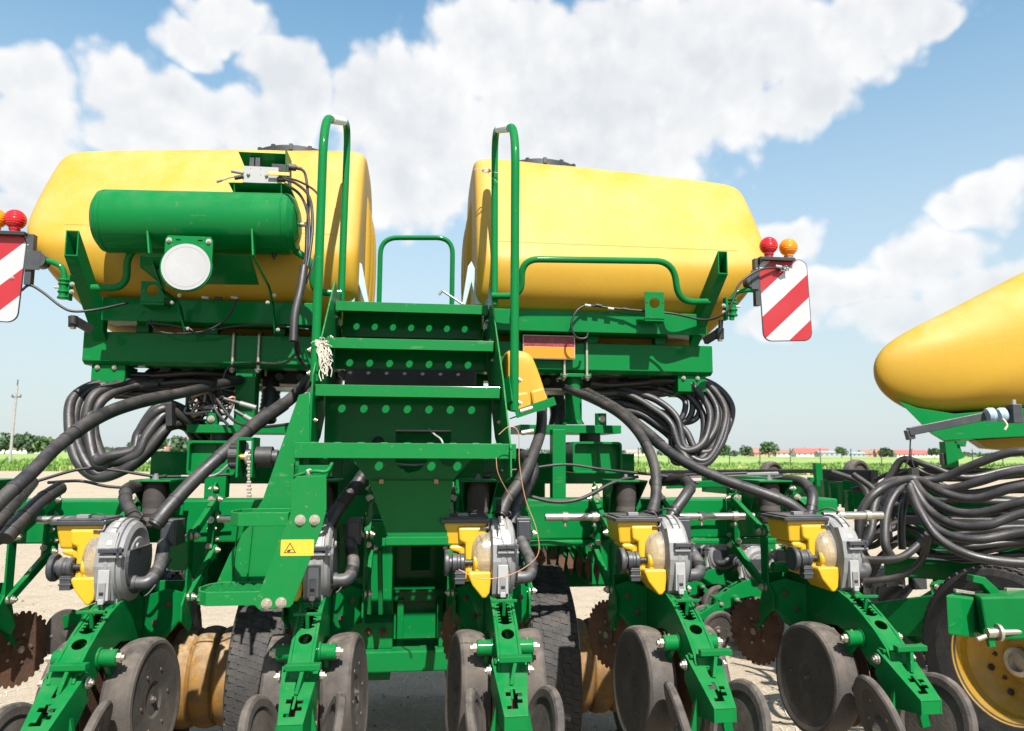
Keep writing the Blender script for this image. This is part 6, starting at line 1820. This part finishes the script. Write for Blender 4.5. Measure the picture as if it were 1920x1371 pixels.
HS = [(28, 398, 15, 9, 2.8, 3.2, .2, 'wall_plaster', 'roof_grey', 'low house with grey roof behind the tall pole at far left'), (68, 420, 9, 8, 2.6, 2.6, -.3, 'wall_plaster', 'roof_grey', 'small pale house with grey roof right of the tall pole'),
      (335, 356, 9, 8, 2.4, 2.2, .1, 'wall_plaster', 'roof_red', 'red roofed house seen below the left hose bundle'), (298, 387, 7, 7, 2.4, 2.4, .4, 'wall_plaster', 'roof_grey', 'grey roofed house left of the red roofed one'),
      (1426, 630, 16, 10, 3.0, 4.2, .15, 'wall_brick', 'roof_brown', 'brown house with steep roof beside a round tree'), (1472, 650, 17, 10, 3.0, 2.6, -.1, 'wall_plaster', 'roof_brown', 'long low house with brown roof right of the round tree'),
      (1504, 630, 15, 10, 3.0, 4.0, .1, 'wall_plaster', 'roof_red', 'house with bright red roof left of the white hall'), (1536, 639, 14, 10, 3.0, 4.0, -.15, 'wall_brick', 'roof_red', 'red roofed brick house touching the white hall'),
      (1560, 608, 24, 9, 3.4, 1.2, .0, 'white', 'white', 'long white hall with flat roof'), (1600, 630, 16, 10, 2.6, 1.6, .1, 'white', 'galv', 'low white shed with pale metal roof'),
      (1628, 650, 17, 10, 2.8, 3.0, .2, 'wall_brick', 'roof_brown', 'brown roofed house right of the white shed'), (1655, 630, 12, 10, 3.4, 3.6, -.2, 'wall_brick', 'roof_brown', 'dark gabled house left of the long red roofs'),
      (1702, 619, 24, 10, 2.6, 3.2, .05, 'wall_plaster', 'roof_red', 'long house with wide red roof near the second planter'), (1738, 630, 15, 10, 2.8, 3.0, .2, 'wall_plaster', 'roof_red', 'rightmost house with faded red roof'),
      (1330, 650, 13, 9, 2.6, 2.4, .1, 'wall_plaster', 'roof_grey', 'small house just right of the right hose bundle'), (1190, 672, 16, 9, 2.6, 2.6, .1, 'wall_plaster', 'roof_grey', 'grey house seen under the right tank between hoses')]
for h in HS: house(*h)
# white car-sized tarpaulin heap at the left field edge
c = PW(284, 858, 80); c.z = 0
m = MB(); nn = 14
vs = [(math.cos(2 * math.pi * i / nn) * 1.9 * (1 - (j / 4) ** 2 * .9), math.sin(2 * math.pi * i / nn) * 1.1 * (1 - (j / 4) ** 2 * .9), 1.25 * math.sin(j / 4 * 1.57) * (1 + .15 * math.sin(i * 2.3 + j))) for j in range(5) for i in range(nn)]
m.add(vs, [(j * nn + i, j * nn + (i + 1) % nn, (j + 1) * nn + (i + 1) % nn, (j + 1) * nn + i) for j in range(4) for i in range(nn)] + [tuple(4 * nn + i for i in range(nn))], 'white', True)
o = m.build('covered_heap', None, 0); o.location = c; tag(o, 'white sheeted heap lying in the weeds at left', 'heap')


def tree(px, Y, H, W, leaf, label, n=420):
    c = PW(px, 850, Y); c.z = 0
    t = thing('tree', label, 'tree', c, random.uniform(0, 6), 'trees on the horizon')
    m = MB().tube([(0, 0, -.1), (.05 * H, 0, H * .3), (.02 * H, .03 * H, H * .7)], [.035 * H, .025 * H, .01 * H], 'bark', 8)
    for k in range(5):
        a = k * 1.3; m.tube([(.03 * H, 0, H * (.25 + .07 * k)), (math.cos(a) * W * .25, math.sin(a) * W * .25, H * (.45 + .08 * k))], [.014 * H, .005 * H], 'bark', 6)
    m.build('trunk', t, 0)
    m = MB(); lob = [(random.uniform(-.3, .3) * W, random.uniform(-.3, .3) * W, H * random.uniform(.42, .8), random.uniform(.22, .36) * W) for _ in range(8)]
    for k in range(n):
        lx, ly, lz, lr = random.choice(lob)
        dv = Vector((random.gauss(0, 1), random.gauss(0, 1), random.gauss(0, 1))).normalized() * lr * random.uniform(.6, 1.05)
        p = Vector((lx, ly, lz)) + Vector((dv.x, dv.y, dv.z * .85))
        if p.z < H * .15: continue
        s_ = random.uniform(.05, .10) * W
        E = Euler((random.uniform(0, 6), random.uniform(0, 6), random.uniform(0, 6))).to_matrix()
        m.add([p + E @ Vector(v) * s_ for v in ((-1, -.6, 0), (.2, -.9, .2), (1, .1, 0), (.3, .9, -.2), (-.7, .6, .1))], [(0, 1, 2, 3, 4)], leaf)
    m.build('crown', t, 0)


random.seed(33)
TR = [(1357, 420, 7, 9, 0, 'bushy tree just right of the right hose bundle'), (1402, 413, 6, 7, 2, 'small dark tree left of the brown steep roofed house'), (1442, 406, 8.5, 9, 0, 'round tree rising behind the brown steep roofed house'), (1578, 406, 6, 6, 0, 'small tree in front of the white hall end'), (1752, 406, 5.5, 6, 2, 'small tree right of the last red roof'),
      (1376, 435, 4, 5, 2, 'low bush between two small horizon trees'), (1270, 420, 5, 8, 0, 'bush under the right hose bundle'), (290, 174, 5.2, 5.0, 0, 'round green tree inside the loop of the left hose bundle'), (8, 333, 8, 10, 2, 'dark tree at the far left edge'), (52, 348, 8, 12, 2, 'dark wide tree behind the grey roofs at left'),
      (90, 217, 5.0, 8, 1, 'light green bushy tree beside the left hose bundle'), (345, 333, 7, 12, 2, 'dark tree behind the red roof at left'), (262, 348, 7, 10, 2, 'dark tree behind the hanging left hoses'), (1215, 435, 6, 8, 2, 'tree behind the pole at right of centre'), (1660, 478, 5, 9, 2, 'faint bush behind the dark gabled house')]
for (px, Y, H, W, lf, lb) in TR: tree(px, Y, H, W, 'leaf%d' % lf, lb)
# distant wood closing the horizon
m = MB(); random.seed(4)
for k in range(5200):
    x = random.uniform(-760, 760); y = random.uniform(760, 830)
    z = random.uniform(0, 5.5) * (.6 + .5 * mnoise.noise((x * .02, 0, 0))) + 1.0
    s_ = random.uniform(.8, 2.0); E = Euler((random.uniform(0, 6), random.uniform(0, 6), random.uniform(0, 6))).to_matrix()
    m.add([Vector((x, y, z)) + E @ Vector(v) * s_ for v in ((-1, -.6, 0), (.2, -.9, .2), (1, .1, 0), (.3, .9, -.2), (-.7, .6, .1))], [(0, 1, 2, 3, 4)], 'leaf2')
o = m.build('distant_wood', None, 0); o['kind'] = 'stuff'; tag(o, 'thin dark band of far-off trees along the horizon', 'wood')


def pole(px, py_top, Y, label, arm):
    b = PW(px, 870, Y); top = PW(px + 2, py_top, Y); b.z = 0
    t = thing('utility_pole', label, 'pole', b, 0, 'utility poles')
    H = top.z
    MB().tube([(0, 0, -.3), (.04, 0, H * .55), (.12, 0, H * .93)], [.15, .12, .09], 'concrete', 10).build('shaft', t, 0)
    if arm:
        MB().bar((.12 - .45, 0, H * .80), (.12 + .45, 0, H * .80), .1, .1, 'charcoal').build('cross_arm', t, .01)
        MB().tube([(.12, 0, H * .9), (.14, 0, H)], .05, 'charcoal', 8).build('top_spike', t, 0)
        for dx in (-.4, .4): MB().lathe([(.05, 0), (.08, .06), (.05, .12), (.07, .16), (.02, .22)], (.12 + dx, 0, H * .805), (0, 0, 1), 'charcoal', 10).build('insulator', t, 0)


pole(18, 712, 72, 'tall concrete utility pole at the left edge', True)
pole(1229, 800, 80, 'plain concrete pole seen between the right hoses', False)
ft = thing('wire_fence', 'thin post and wire fence along the field edge at right', 'fence', (10, 84, 0))
xs = [PW(u, 870, 84).x for u in range(1140, 1960, 57)]
for x in xs:
    MB().tube([(x - 10, 0, -.2), (x - 10 + random.uniform(-.04, .04), 0, 2.3)], .05, 'charcoal', 6).build('post', ft, 0)
for z in (.6, 1.2, 1.8):
    MB().tube([(xs[0] - 10, 0, z), (xs[-1] - 10, 0, z)], .008, 'charcoal', 5).build('wire', ft, 0)
